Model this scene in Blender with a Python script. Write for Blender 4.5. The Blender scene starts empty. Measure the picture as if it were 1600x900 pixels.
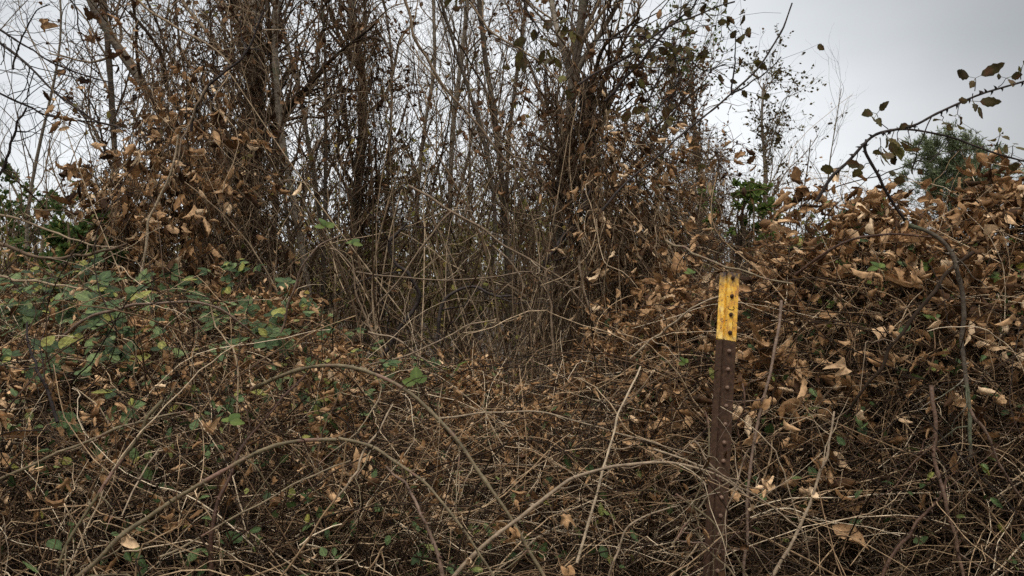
import bpy, math
import numpy as np
from mathutils import Vector, Matrix

# ------------------------------------------------------------ camera, world, sun, exposure
S = bpy.context.scene
C = S.collection
F = 1155.0                     # focal length in pixels of the 1600 px wide photograph
CAMZ = 1.5
PITCH = math.radians(-1.0)
cam_d = bpy.data.cameras.new('camera'); cam = bpy.data.objects.new('camera', cam_d); C.objects.link(cam)
cam_d.sensor_width = 36; cam_d.lens = 36 * F / 1600
cam_d.clip_start = 0.05; cam_d.clip_end = 2000
cam.location = (0, 0, CAMZ); cam.rotation_euler = (math.radians(90) + PITCH, 0, 0)
S.camera = cam

SUN_EL, SUN_AZ = 66.0, 200.0
w = bpy.data.worlds.new('World'); S.world = w; w.use_nodes = True
nt = w.node_tree; nt.nodes.clear()
def N(t, typ, **kw):
    n = t.nodes.new(typ)
    for k, v in kw.items(): setattr(n, k, v)
    return n
sky = N(nt, 'ShaderNodeTexSky', sky_type='NISHITA', sun_disc=False)
sky.sun_elevation = math.radians(SUN_EL); sky.sun_rotation = math.radians(SUN_AZ); sky.dust_density = 4
bg = N(nt, 'ShaderNodeBackground'); bg.inputs[1].default_value = 0.1
out = N(nt, 'ShaderNodeOutputWorld')
tc = N(nt, 'ShaderNodeTexCoord')
mp = N(nt, 'ShaderNodeMapping'); mp.inputs['Scale'].default_value = (1, 1, 2.4)
ns = N(nt, 'ShaderNodeTexNoise'); ns.inputs['Scale'].default_value = 2.0; ns.inputs['Detail'].default_value = 4; ns.inputs['Roughness'].default_value = .45
rp = N(nt, 'ShaderNodeValToRGB')
rp.color_ramp.elements[0].position = .34; rp.color_ramp.elements[0].color = (6.3, 6.6, 6.85, 1)
rp.color_ramp.elements[1].position = .66; rp.color_ramp.elements[1].color = (8.0, 8.15, 8.3, 1)
sx = N(nt, 'ShaderNodeSeparateXYZ')
zr = N(nt, 'ShaderNodeMapRange'); zr.inputs['From Min'].default_value = .5; zr.inputs['From Max'].default_value = .95
zr.inputs['To Min'].default_value = 1.0; zr.inputs['To Max'].default_value = 6.2
hz = N(nt, 'ShaderNodeMapRange'); hz.inputs['From Min'].default_value = .0; hz.inputs['From Max'].default_value = .36
hz.inputs['To Min'].default_value = 1.2; hz.inputs['To Max'].default_value = .86
vm = N(nt, 'ShaderNodeVectorMath', operation='SCALE'); vm2 = N(nt, 'ShaderNodeVectorMath', operation='SCALE')
mx = N(nt, 'ShaderNodeMix', data_type='RGBA'); mx.inputs[0].default_value = .9
L = nt.links.new
L(tc.outputs['Generated'], mp.inputs[0]); L(mp.outputs[0], ns.inputs['Vector']); L(ns.outputs[0], rp.inputs[0])
L(tc.outputs['Generated'], sx.inputs[0]); L(sx.outputs[2], zr.inputs[0]); L(sx.outputs[2], hz.inputs[0])
L(rp.outputs[0], vm.inputs[0]); L(zr.outputs[0], vm.inputs['Scale'])
L(vm.outputs[0], vm2.inputs[0]); L(hz.outputs[0], vm2.inputs['Scale'])
# a brighter break in the overcast over the trees, fading to greyer cloud round it
dt = N(nt, 'ShaderNodeVectorMath', operation='DOT_PRODUCT'); nz = N(nt, 'ShaderNodeVectorMath', operation='NORMALIZE')
L(tc.outputs['Generated'], nz.inputs[0]); L(nz.outputs[0], dt.inputs[0]); _d = Vector((-.10, 1, .17)).normalized(); dt.inputs[1].default_value = _d
gl = N(nt, 'ShaderNodeMapRange', interpolation_type='SMOOTHSTEP'); gl.inputs[1].default_value = .72; gl.inputs[2].default_value = .99; gl.inputs[3].default_value = .58; gl.inputs[4].default_value = 1.36
L(dt.outputs['Value'], gl.inputs[0]); vm3 = N(nt, 'ShaderNodeVectorMath', operation='SCALE'); L(vm2.outputs[0], vm3.inputs[0]); L(gl.outputs[0], vm3.inputs['Scale'])
L(sky.outputs[0], mx.inputs[6]); L(vm3.outputs[0], mx.inputs[7]); L(mx.outputs[2], bg.inputs[0]); L(bg.outputs[0], out.inputs[0])

sd = bpy.data.lights.new('sun', 'SUN'); sun = bpy.data.objects.new('sun', sd); C.objects.link(sun)
sd.energy = 1.5; sd.angle = math.radians(10); sd.color = (1, .97, .93)
sun.rotation_euler = (math.radians(90 - SUN_EL), 0, math.radians(-12)); sun.location = (-2, -6, 9)
S.view_settings.view_transform = 'Standard'; S.view_settings.look = 'None'
S.view_settings.exposure = 0.15; S.view_settings.gamma = 1; S.view_settings.use_curve_mapping = False
S.render.engine = 'CYCLES'
S.cycles.max_bounces = 5; S.cycles.diffuse_bounces = 2; S.cycles.glossy_bounces = 2; S.cycles.transmission_bounces = 3
S.cycles.use_denoising = False

# ------------------------------------------------------------ helpers
PI = math.pi
def P(px, py, Y):
    """the point seen at pixel (px, py) of the photograph, Y metres in front of the camera"""
    px = np.asarray(px, float); py = np.asarray(py, float); Y = np.asarray(Y, float)
    a = (px - 800) / F; b = -(py - 450) / F
    cy, sy = math.cos(PITCH), math.sin(PITCH)
    dy = cy - b * sy; dz = sy + b * cy
    return np.stack(np.broadcast_arrays(a / dy * Y, Y, CAMZ + dz / dy * Y), -1)

def smooth(pts, n):
    """Catmull-Rom through the points, n samples by arc length"""
    p = np.asarray(pts, float); q = np.vstack([2 * p[0] - p[1], p, 2 * p[-1] - p[-2]])
    o = []
    for i in range(len(p) - 1):
        t = np.linspace(0, 1, 12, endpoint=False)[:, None]
        a, b, c, d = q[i], q[i + 1], q[i + 2], q[i + 3]
        o.append(.5 * (2 * b + (c - a) * t + (2 * a - 5 * b + 4 * c - d) * t ** 2 + (3 * b - a - 3 * c + d) * t ** 3))
    o = np.vstack(o + [p[-1:]])
    s = np.r_[0, np.cumsum(np.linalg.norm(np.diff(o, axis=0), axis=1))]
    u = np.linspace(0, s[-1], n)
    return np.stack([np.interp(u, s, o[:, k]) for k in range(3)], -1)

def nrm(v):
    return v / np.maximum(np.linalg.norm(v, axis=-1, keepdims=True), 1e-9)

class Buf:
    def __init__(s): s.v = []; s.f = []; s.a = []; s.n = 0
    def add(s, v, f, a):
        s.v.append(v); s.f.append(f + s.n); s.a.append(a); s.n += len(v)
    def tubes(s, pts, rad, rng, sides=4, var=None, rough=.0):
        """pts (S,N,3), rad (S,N)"""
        pts = np.asarray(pts); rad = np.asarray(rad)
        if pts.ndim == 2: pts = pts[None]; rad = rad[None]
        Sn, Nn, _ = pts.shape
        T = nrm(np.gradient(pts, axis=1))
        ref = nrm(rng.normal(size=(Sn, 1, 3)) * np.array([1, .6, .35]))
        A = nrm(np.cross(T, ref)); B = np.cross(T, A)
        ang = np.arange(sides) / sides * 2 * PI
        r = rad[:, :, None] * (1 + rough * rng.normal(size=(Sn, Nn, sides)))
        V = pts[:, :, None] + r[..., None] * (np.cos(ang)[:, None] * A[:, :, None] + np.sin(ang)[:, None] * B[:, :, None])
        idx = np.arange(Sn * Nn * sides).reshape(Sn, Nn, sides)
        a0 = idx[:, :-1]; a1 = idx[:, 1:]
        Fq = np.stack([a0, np.roll(a0, -1, 2), np.roll(a1, -1, 2), a1], -1).reshape(-1, 4)
        if var is None: var = rng.random(Sn)
        at = np.empty((Sn, Nn, sides, 4), np.float32)
        at[..., 0] = np.broadcast_to(np.asarray(var).reshape(-1, 1, 1), (Sn, Nn, sides)); at[..., 1] = rng.random((Sn, 1, 1))
        at[..., 2] = np.linspace(0, 1, Nn)[None, :, None]; at[..., 3] = 1
        s.add(V.reshape(-1, 3), Fq, at.reshape(-1, 4))
    def leaves(s, tmpl, pos, R, size, rng, var=None):
        n = len(pos)
        if n == 0: return
        if var is None: var = rng.random(n)
        pick = rng.integers(0, len(tmpl), n); v2 = rng.random(n)
        for k, (tv, tf, ta) in enumerate(tmpl):
            m = np.where(pick == k)[0]
            if not len(m): continue
            V = np.einsum('nij,vj->nvi', R[m], tv) * size[m][:, None, None] + pos[m][:, None]
            nv = len(tv)
            Fq = (tf[None] + (np.arange(len(m)) * nv)[:, None, None]).reshape(-1, 4)
            at = np.empty((len(m), nv, 4), np.float32)
            at[..., 0] = var[m][:, None]; at[..., 1] = v2[m][:, None]; at[..., 2:] = ta[None]
            s.add(V.reshape(-1, 3), Fq, at.reshape(-1, 4))
    def mesh(s, name, mat, origin=None):
        me = bpy.data.meshes.new(name)
        V = np.vstack(s.v).astype(np.float32); Fq = np.vstack(s.f).astype(np.int32); A = np.vstack(s.a).astype(np.float32)
        if origin is not None: V = V - np.asarray(origin, np.float32)
        me.vertices.add(len(V)); me.vertices.foreach_set('co', V.ravel())
        me.loops.add(Fq.size); me.loops.foreach_set('vertex_index', Fq.ravel())
        me.polygons.add(len(Fq)); me.polygons.foreach_set('loop_start', np.arange(len(Fq), dtype=np.int32) * 4)
        me.polygons.foreach_set('use_smooth', np.ones(len(Fq), bool))
        at = me.attributes.new('var', 'FLOAT_COLOR', 'POINT'); at.data.foreach_set('color', A.ravel())
        me.update(calc_edges=True); me.materials.append(mat)
        return me

def link(name, data, parent=None, loc=None):
    o = bpy.data.objects.new(name, data); C.objects.link(o)
    if parent is not None: o.parent = parent
    if loc is not None: o.location = loc
    return o
def tag(o, label=None, cat=None, group=None, kind=None):
    if label: o['label'] = label
    if cat: o['category'] = cat
    if group: o['group'] = group
    if kind: o['kind'] = kind
    return o
def thing(name, loc, label, cat, group=None, kind=None):
    return tag(link(name, None, None, Vector([float(c) for c in loc])), label, cat, group, kind)
def part(buf, name, mat, parent, origin):
    return link(name, buf.mesh(name, mat, origin), parent) if buf.n else None
def copy_tree(o, parent=None):
    c = o.copy(); C.objects.link(c); c.parent = parent
    for ch in o.children: copy_tree(ch, c)
    return c

# ------------------------------------------------------------ materials
def mat_var(name, stops, rough=.8, noise=30., amt=.35, transl=0., vein=0., spec=.12, bump=.0, patch=None):
    """colour from the per-piece random value, blotched by noise"""
    m = bpy.data.materials.new(name); m.use_nodes = True; t = m.node_tree; t.nodes.clear(); l = t.links.new
    at = N(t, 'ShaderNodeAttribute', attribute_name='var'); sp = N(t, 'ShaderNodeSeparateColor'); l(at.outputs['Color'], sp.inputs[0])
    r = N(t, 'ShaderNodeValToRGB'); e = r.color_ramp.elements
    while len(e) < len(stops): e.new(.5)
    for i, (p, c) in enumerate(stops): e[i].position = p; e[i].color = (*c, 1)
    g = N(t, 'ShaderNodeNewGeometry')
    n = N(t, 'ShaderNodeTexNoise'); n.inputs['Scale'].default_value = noise; n.inputs['Detail'].default_value = 3; n.inputs['Roughness'].default_value = .65
    l(g.outputs['Position'], n.inputs['Vector'])
    l(sp.outputs[0], r.inputs[0])
    k = N(t, 'ShaderNodeMapRange'); k.inputs[1].default_value = .3; k.inputs[2].default_value = .7
    k.inputs[3].default_value = 1 - amt; k.inputs[4].default_value = 1 + amt; l(n.outputs[0], k.inputs[0])
    vs = N(t, 'ShaderNodeVectorMath', operation='SCALE'); l(r.outputs[0], vs.inputs[0]); l(k.outputs[0], vs.inputs['Scale'])
    col = vs.outputs[0]
    if patch:                                   # lichen, moss or blotches of a second colour
        n2 = N(t, 'ShaderNodeTexNoise'); n2.inputs['Scale'].default_value = patch[1]; n2.inputs['Detail'].default_value = 4
        l(g.outputs['Position'], n2.inputs['Vector'])
        q = N(t, 'ShaderNodeMapRange'); q.inputs[1].default_value = patch[2]; q.inputs[2].default_value = patch[2] + .09; l(n2.outputs[0], q.inputs[0])
        q.inputs[4].default_value = patch[3]
        x = N(t, 'ShaderNodeMix', data_type='RGBA'); l(q.outputs[0], x.inputs[0]); l(col, x.inputs[6]); x.inputs[7].default_value = (*patch[0], 1); col = x.outputs[2]
    if vein:                                    # paler midrib
        q = N(t, 'ShaderNodeMapRange'); q.inputs[1].default_value = .0; q.inputs[2].default_value = .22
        q.inputs[3].default_value = 1 + vein; q.inputs[4].default_value = 1.; l(sp.outputs[2], q.inputs[0])
        v3 = N(t, 'ShaderNodeVectorMath', operation='SCALE'); l(col, v3.inputs[0]); l(q.outputs[0], v3.inputs['Scale']); col = v3.outputs[0]
    b = N(t, 'ShaderNodeBsdfPrincipled'); b.inputs['Roughness'].default_value = rough
    b.inputs['Specular IOR Level'].default_value = spec; l(col, b.inputs['Base Color'])
    if bump:
        bp = N(t, 'ShaderNodeBump'); bp.inputs['Strength'].default_value = bump; bp.inputs['Distance'].default_value = .01
        nb = N(t, 'ShaderNodeTexNoise'); nb.inputs['Scale'].default_value = noise * 2.5; nb.inputs['Detail'].default_value = 4
        l(g.outputs['Position'], nb.inputs['Vector']); l(nb.outputs[0], bp.inputs['Height']); l(bp.outputs[0], b.inputs['Normal'])
    o = N(t, 'ShaderNodeOutputMaterial')
    if transl:
        tr = N(t, 'ShaderNodeBsdfTranslucent'); l(col, tr.inputs[0]); ms = N(t, 'ShaderNodeMixShader'); ms.inputs[0].default_value = transl
        l(b.outputs[0], ms.inputs[1]); l(tr.outputs[0], ms.inputs[2]); l(ms.outputs[0], o.inputs[0])
    else: l(b.outputs[0], o.inputs[0])
    return m

M = {}
M['twig'] = mat_var('dry_stem', [(0, (.012, .007, .004)), (.38, (.045, .026, .014)), (.65, (.16, .095, .050)), (.86, (.41, .275, .155)), (1, (.68, .54, .37))], .7, 60, .45)
M['green_twig'] = mat_var('green_stem', [(0, (.09, .075, .035)), (.5, (.14, .13, .06)), (1, (.22, .2, .11))], .6, 60, .3)
M['cane_red'] = mat_var('red_brown_cane', [(0, (.045, .022, .014)), (.6, (.10, .056, .036)), (1, (.17, .115, .08))], .5, 70, .4, bump=.3)
M['cane_olive'] = mat_var('olive_cane', [(0, (.11, .085, .045)), (1, (.22, .165, .10))], .55, 50, .4, patch=((.20, .11, .08), 22, .55, .8), bump=.3)
M['cane_pale'] = mat_var('pale_cane', [(0, (.20, .14, .09)), (1, (.38, .29, .19))], .6, 60, .35, bump=.3)
M['cane_dark'] = mat_var('dark_branch', [(0, (.022, .016, .014)), (1, (.055, .042, .036))], .7, 50, .4, bump=.4)
M['bark'] = mat_var('grey_brown_bark', [(0, (.08, .062, .045)), (.5, (.17, .135, .098)), (1, (.27, .225, .17))], .9, 22, .45, patch=((.11, .125, .07), 9, .60, .55), bump=.7)
M['bark_dark'] = mat_var('dark_bark', [(0, (.02, .014, .011)), (1, (.075, .052, .038))], .9, 25, .5, bump=.8)
M['bark_twig'] = mat_var('twig_bark', [(0, (.03, .019, .012)), (.5, (.12, .080, .050)), (1, (.32, .235, .15))], .85, 25, .35)
M['vine'] = mat_var('hanging_vine_stem', [(0, (.022, .013, .007)), (.5, (.11, .068, .037)), (1, (.40, .29, .18))], .8, 35, .5)
M['dry'] = mat_var('dry_leaf', [(0, (.030, .015, .007)), (.22, (.085, .042, .018)), (.5, (.27, .145, .062)), (.8, (.52, .32, .165)), (1, (.72, .52, .32))], .72, 90, .42, .16, .35, patch=((.06, .03, .02), 45, .60, .7))
M['dry_dark'] = mat_var('dark_dry_leaf', [(0, (.03, .015, .008)), (.5, (.12, .06, .028)), (1, (.32, .18, .09))], .75, 60, .4, .18, .2)
M['lit_stud'] = mat_var('lit_stud', [(0, (.17, .10, .065)), (1, (.17, .10, .065))], .6, 300, .4, spec=.3)  # rust of the shaft studs painted lighter, as if they catch the light
M['gap_shade'] = mat_var('gap_shade_leaf', [(0, (.007, .005, .004)), (1, (.030, .017, .011))], .95, 60, .4)  # leaf colour darkened to stand for deep shade between the stems
M['olive_leaf'] = mat_var('turning_leaf', [(0, (.045, .032, .014)), (.4, (.085, .07, .024)), (.7, (.11, .068, .03)), (1, (.14, .13, .035))], .6, 60, .35, .3, .25, patch=((.09, .045, .02), 45, .54, .85))
M['green'] = mat_var('bramble_leaf', [(0, (.028, .046, .014)), (.4, (.062, .095, .030)), (.75, (.12, .16, .058)), (.9, (.19, .20, .055)), (1, (.27, .24, .05))], .5, 70, .25, .22, .55, .18, bump=.5, patch=((.11, .07, .03), 38, .66, .8))
M['fresh'] = mat_var('fresh_green_leaf', [(0, (.06, .10, .022)), (1, (.15, .19, .045))], .5, 70, .25, .4, .3)
M['conifer'] = mat_var('conifer_needles', [(0, (.11, .14, .07)), (1, (.23, .26, .14))], .7, 8, .35, .1)
M['shrub'] = mat_var('shrub_leaf', [(0, (.04, .08, .022)), (.6, (.09, .14, .04)), (1, (.2, .21, .055))], .55, 20, .35, .3)
M['glow_leaf'] = mat_var('yellowing_leaf', [(0, (.10, .085, .03)), (.5, (.20, .19, .05)), (1, (.42, .34, .09))], .6, 5, .3, .4)
M['far'] = mat_var('autumn_leaf', [(0, (.05, .032, .018)), (.4, (.13, .08, .035)), (.7, (.16, .16, .045)), (1, (.34, .25, .06))], .7, 6, .35, .3)

def mat_ground():
    m = bpy.data.materials.new('leaf_litter'); m.use_nodes = True; t = m.node_tree; l = t.links.new
    b = t.nodes['Principled BSDF']; b.inputs['Roughness'].default_value = .95
    n = N(t, 'ShaderNodeTexNoise'); n.inputs['Scale'].default_value = 14; n.inputs['Detail'].default_value = 8
    g = N(t, 'ShaderNodeNewGeometry'); l(g.outputs['Position'], n.inputs['Vector'])
    r = N(t, 'ShaderNodeValToRGB'); e = r.color_ramp.elements; e.new(.5)
    for i, (p, c) in enumerate([(.3, (.02, .015, .01, 1)), (.52, (.055, .038, .024, 1)), (.72, (.10, .075, .04, 1))]): e[i].position = p; e[i].color = c
    l(n.outputs[0], r.inputs[0]); l(r.outputs[0], b.inputs['Base Color']); return m

def mat_post(yellow):
    m = bpy.data.materials.new('yellow_paint' if yellow else 'rusted_steel'); m.use_nodes = True; t = m.node_tree; l = t.links.new
    b = t.nodes['Principled BSDF']; g = N(t, 'ShaderNodeNewGeometry')
    def noise(sc, det=5, rg=.6, stretch=None):
        n = N(t, 'ShaderNodeTexNoise'); n.inputs['Scale'].default_value = sc; n.inputs['Detail'].default_value = det; n.inputs['Roughness'].default_value = rg
        if stretch:
            mp = N(t, 'ShaderNodeMapping'); mp.inputs['Scale'].default_value = stretch; l(g.outputs['Position'], mp.inputs[0]); l(mp.outputs[0], n.inputs['Vector'])
        else: l(g.outputs['Position'], n.inputs['Vector'])
        return n.outputs[0]
    def ramp(s, st):
        r = N(t, 'ShaderNodeValToRGB'); e = r.color_ramp.elements
        while len(e) < len(st): e.new(.5)
        for i, (p, c) in enumerate(st): e[i].position = p; e[i].color = (*c, 1)
        l(s, r.inputs[0]); return r.outputs[0]
    def mix(f, a, c):
        x = N(t, 'ShaderNodeMix', data_type='RGBA'); l(f, x.inputs[0])
        l(a, x.inputs[6]) if not isinstance(a, tuple) else setattr(x.inputs[6], 'default_value', (*a, 1))
        l(c, x.inputs[7]) if not isinstance(c, tuple) else setattr(x.inputs[7], 'default_value', (*c, 1)); return x.outputs[2]
    rust = ramp(noise(160, 6), [(.3, (.032, .018, .011)), (.5, (.052, .028, .017)), (.7, (.085, .045, .026))])
    if yellow:
        base = ramp(noise(60, 4), [(.3, (.60, .26, .02)), (.52, (.78, .43, .035)), (.78, (.85, .64, .22))])
        # worn streaks that run down the paint
        st = N(t, 'ShaderNodeMapRange'); st.inputs[1].default_value = .47; st.inputs[2].default_value = .66; l(noise(230, 5, .7, (1, 1, .12)), st.inputs[0]); st.inputs[4].default_value = .9
        c1 = mix(st.outputs[0], base, (.30, .12, .03))
        # rust creeping down from the cut top edge, and stray chips
        tc = N(t, 'ShaderNodeTexCoord'); sp = N(t, 'ShaderNodeSeparateXYZ'); l(tc.outputs['Generated'], sp.inputs[0])
        ad = N(t, 'ShaderNodeMath', operation='MULTIPLY_ADD'); l(noise(70, 6, .7), ad.inputs[0]); ad.inputs[1].default_value = .55; l(sp.outputs[2], ad.inputs[2])
        mr = N(t, 'ShaderNodeMapRange'); mr.inputs[1].default_value = 1.04; mr.inputs[2].default_value = 1.26; l(ad.outputs[0], mr.inputs[0])
        ch = N(t, 'ShaderNodeMapRange'); ch.inputs[1].default_value = .615; ch.inputs[2].default_value = .65; l(noise(210, 3), ch.inputs[0])
        mxx = N(t, 'ShaderNodeMath', operation='MAXIMUM'); l(mr.outputs[0], mxx.inputs[0]); l(ch.outputs[0], mxx.inputs[1])
        l(mix(mxx.outputs[0], c1, rust), b.inputs['Base Color']); b.inputs['Roughness'].default_value = .55
    else:
        st = N(t, 'ShaderNodeMapRange'); st.inputs[1].default_value = .5; st.inputs[2].default_value = .7; l(noise(60, 5, .7, (1, 1, .2)), st.inputs[0]); st.inputs[4].default_value = .6
        l(mix(st.outputs[0], rust, (.05, .03, .018)), b.inputs['Base Color']); b.inputs['Roughness'].default_value = .85; b.inputs['Specular IOR Level'].default_value = .12
    bp = N(t, 'ShaderNodeBump'); bp.inputs['Strength'].default_value = .35; bp.inputs['Distance'].default_value = .002
    l(noise(400, 5), bp.inputs['Height']); l(bp.outputs[0], b.inputs['Normal'])
    return m

# ------------------------------------------------------------ leaf templates (unit length along +Y from the stalk at the origin, face +Z)
def leaf_grid(rng, nu=4, nv=6, width=.3, curl=.4, bend=.3, fold=.3, crumple=.0, teeth=.0, peak=.42, twist=.0):
    v = np.linspace(0, 1, nv + 1); u = np.linspace(-1, 1, nu + 1)
    Wd = width * (np.sin(PI * v ** (math.log(.5) / math.log(peak))) ** .8)
    Wd[0] = Wd[-1] = .012
    Wd = Wd * (1 + teeth * np.where(np.arange(nv + 1) % 2, 1, -1))
    pts = []; att = []
    y = z = 0.; ang = 0.
    cy = []
    for i in range(nv + 1):
        if i: ang += bend / nv; y += math.cos(ang) / nv; z += math.sin(ang) / nv
        cy.append((y, z, ang))
    for i in range(nv + 1):
        y, z, an = cy[i]; tw = twist * v[i]
        for k in range(nu + 1):
            s = u[k] * Wd[i] * (1 + .12 * teeth * rng.normal())
            c = curl * u[k]
            x = s * (math.sin(c) / c if abs(c) > 1e-3 else 1)
            h = abs(s) * fold + (s * (1 - math.cos(c)) / c if abs(c) > 1e-3 else 0)
            x, h = x * math.cos(tw) - h * math.sin(tw), x * math.sin(tw) + h * math.cos(tw)
            p = np.array([x, y - h * math.sin(an), z + h * math.cos(an)]) + rng.normal(size=3) * crumple * (1 if 0 < i < nv else .3)
            pts.append(p); att.append((abs(u[k]), v[i]))
    idx = np.arange((nv + 1) * (nu + 1)).reshape(nv + 1, nu + 1)
    f = np.stack([idx[:-1, :-1], idx[:-1, 1:], idx[1:, 1:], idx[1:, :-1]], -1).reshape(-1, 4)
    return np.array(pts), f, np.array(att, np.float32)
def leaf_lobed(rng, lobes=5, depth=.32, crumple=.03, curl=.5, n=30, rings=4):
    a = np.linspace(0, 2 * PI, n, endpoint=False)
    rr = .5 * (1 - depth * (.5 + .5 * np.cos(a * lobes + PI)) * (np.abs(a - PI) > 0)) * (1 + .1 * rng.normal(size=n))
    rr *= 1 - .45 * np.exp(-((a - 1.5 * PI) / .25) ** 2)
    pts = []; att = []
    ax = rng.uniform(0, PI)
    for i in range(rings + 1):
        q = (i + .02) / (rings + .02)
        for k in range(n):
            x = rr[k] * q * math.cos(a[k]); y = rr[k] * q * math.sin(a[k]); z = crumple * rng.normal() * q
            d = x * math.cos(ax) + y * math.sin(ax)
            z += curl * d * d * 1.6 + .35 * curl * q * q * .2 * math.cos(a[k] * lobes)
            pts.append((x, y + .45, z)); att.append((.5 * (1 - math.cos(a[k] * lobes)) * .6 + .05, q))
    idx = np.arange((rings + 1) * n).reshape(rings + 1, n)
    f = np.stack([idx[:-1], np.roll(idx[:-1], -1, 1), np.roll(idx[1:], -1, 1), idx[1:]], -1).reshape(-1, 4)
    return np.array(pts), f, np.array(att, np.float32)
rt = np.random.default_rng(5)
T_DRY = [leaf_grid(rt, 4, 7, rt.uniform(.16, .38), rt.uniform(.8, 2.4) * rt.choice([-1, 1]), rt.uniform(-1.8, 2.2), rt.uniform(0, .5), .022, .12, rt.uniform(.35, .5), rt.uniform(-1.6, 1.6)) for _ in range(14)]
T_DRYBIG = [leaf_lobed(rt, int(rt.integers(3, 6)), rt.uniform(.25, .45), .05, rt.uniform(1.2, 2.6)) for _ in range(10)]
T_GREEN = [leaf_grid(rt, 4, 10, rt.uniform(.29, .38), rt.uniform(-.3, .2), rt.uniform(-.8, .1), rt.uniform(.12, .35), .006, .07, rt.uniform(.4, .47), rt.uniform(-.2, .2)) for _ in range(8)]
T_OLIVE = [leaf_grid(rt, 4, 8, rt.uniform(.24, .34), rt.uniform(-.8, .8), rt.uniform(-1.0, .8), rt.uniform(.1, .4), .012, .09, .43, rt.uniform(-.5, .5)) for _ in range(8)]
T_SMALL = [leaf_grid(rt, 2, 3, rt.uniform(.25, .38), .3, rt.uniform(-.8, .8), .3, .02) for _ in range(6)]
T_NEEDLE = [leaf_grid(rt, 2, 2, .09, .3, rt.uniform(-.4, .4), .3, .01) for _ in range(4)]

def rot_from(rng, d, flat=0.):
    """rotation matrices whose Y is d and whose Z (face) is random, or mostly up when flat -> 1"""
    d = nrm(d); n = len(d)
    z = nrm(rng.normal(size=(n, 3))); z = nrm(z * (1 - flat) + np.array([0, -.25, 1]) * flat)
    x = nrm(np.cross(d, z)); z = np.cross(x, d)
    return np.stack([x, d, z], -1)

# ------------------------------------------------------------ strands
def wobble(rng, S_, n, amp, f0=1.0):
    t = np.linspace(0, 1, n)
    w_ = np.zeros((S_, n, 3))
    for k in (1, 2.3, 4.1):
        w_ += (amp / k) * rng.normal(size=(S_, 1, 3)) * (np.sin(t[None, :, None] * PI * k * f0 + rng.uniform(0, 2 * PI, (S_, 1, 3))))
    return w_ - w_[:, :1]
def strands(rng, p0, d, length, n, bend=.4, wob=.06, droop=.0, kink=.0):
    """curving strands from p0 along d"""
    S_ = len(p0); t = np.linspace(0, 1, n)[None, :, None]; length = np.asarray(length).reshape(-1, 1, 1)
    d = nrm(d)[:, None]; side = nrm(np.cross(d, rng.normal(size=(S_, 1, 3))))
    b = bend * rng.normal(size=(S_, 1, 1))
    p = p0[:, None] + length * (d * t + side * b * t * t + np.array([0, 0, -1]) * np.asarray(droop).reshape(-1, 1, 1) * t * t)
    p = p + length * wobble(rng, S_, n, wob)
    if kink: p[:, 1:] += length * kink * rng.normal(size=(S_, n - 1, 3)) / n
    return p
def at_param(pts, i, t):
    n = pts.shape[1]; x = t * (n - 1); k = np.minimum(x.astype(int), n - 2); fr = (x - k)[:, None]
    a = pts[i, k]; b = pts[i, k + 1]
    return a * (1 - fr) + b * fr, nrm(b - a)
def spawn(rng, pts, rad, cnt, tlo, thi, lf, ang, n, bend=.25, wob=.05, up=.3, droop=0., rscale=.55, kink=.02, minr=.0006):
    """side branches from parent strands"""
    S_ = len(pts); i = rng.integers(0, S_, cnt); t = rng.uniform(tlo, thi, cnt)
    p, T = at_param(pts, i, t)
    side = nrm(np.cross(T, rng.normal(size=(cnt, 3)))); a = rng.uniform(*ang, cnt)[:, None]
    d = nrm(T * np.cos(a) + side * np.sin(a) + np.array([0, 0, up]))
    ln = lf(i, t); q = strands(rng, p, d, ln, n, bend, wob, droop, kink)
    r0 = np.maximum(at_rad(rad, i, t) * rscale, minr)
    return q, r0[:, None] * np.linspace(1, .35, n)[None]
def at_rad(rad, i, t):
    n = rad.shape[1]; return rad[i, np.minimum((t * (n - 1)).astype(int), n - 1)]

def jit(rng, pts, amp):
    return pts + wobble(rng, 1, len(pts), amp)[0]

# ============================================================ GROUND
rng = np.random.default_rng(11)
def make_ground():
    # one sheet, fine near the camera, out to the horizon
    gx = np.r_[-900, -300, -120, -60, -30, np.linspace(-18, 18, 90), 30, 60, 120, 300, 900]
    gy = np.r_[-900, -200, -60, -20, np.linspace(-8, 40, 110), 60, 120, 300, 900]
    X, Y = np.meshgrid(gx, gy)
    Z = .05 * np.sin(X * 1.3 + 1) * np.cos(Y * .9) + .03 * np.sin(X * 3.1 + Y * 2.2)
    Z *= (np.abs(X) < 20) & (np.abs(Y) < 42)
    V = np.stack([X, Y, Z - .02], -1).reshape(-1, 3)
    idx = np.arange(X.size).reshape(X.shape)
    f = np.stack([idx[:-1, :-1], idx[:-1, 1:], idx[1:, 1:], idx[1:, :-1]], -1).reshape(-1, 4)
    b = Buf(); b.add(V, f, np.ones((len(V), 4), np.float32))
    tag(link('ground', b.mesh('ground', mat_ground())), 'dark ground of leaf litter under the thicket', 'ground', kind='structure')
make_ground()

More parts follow.
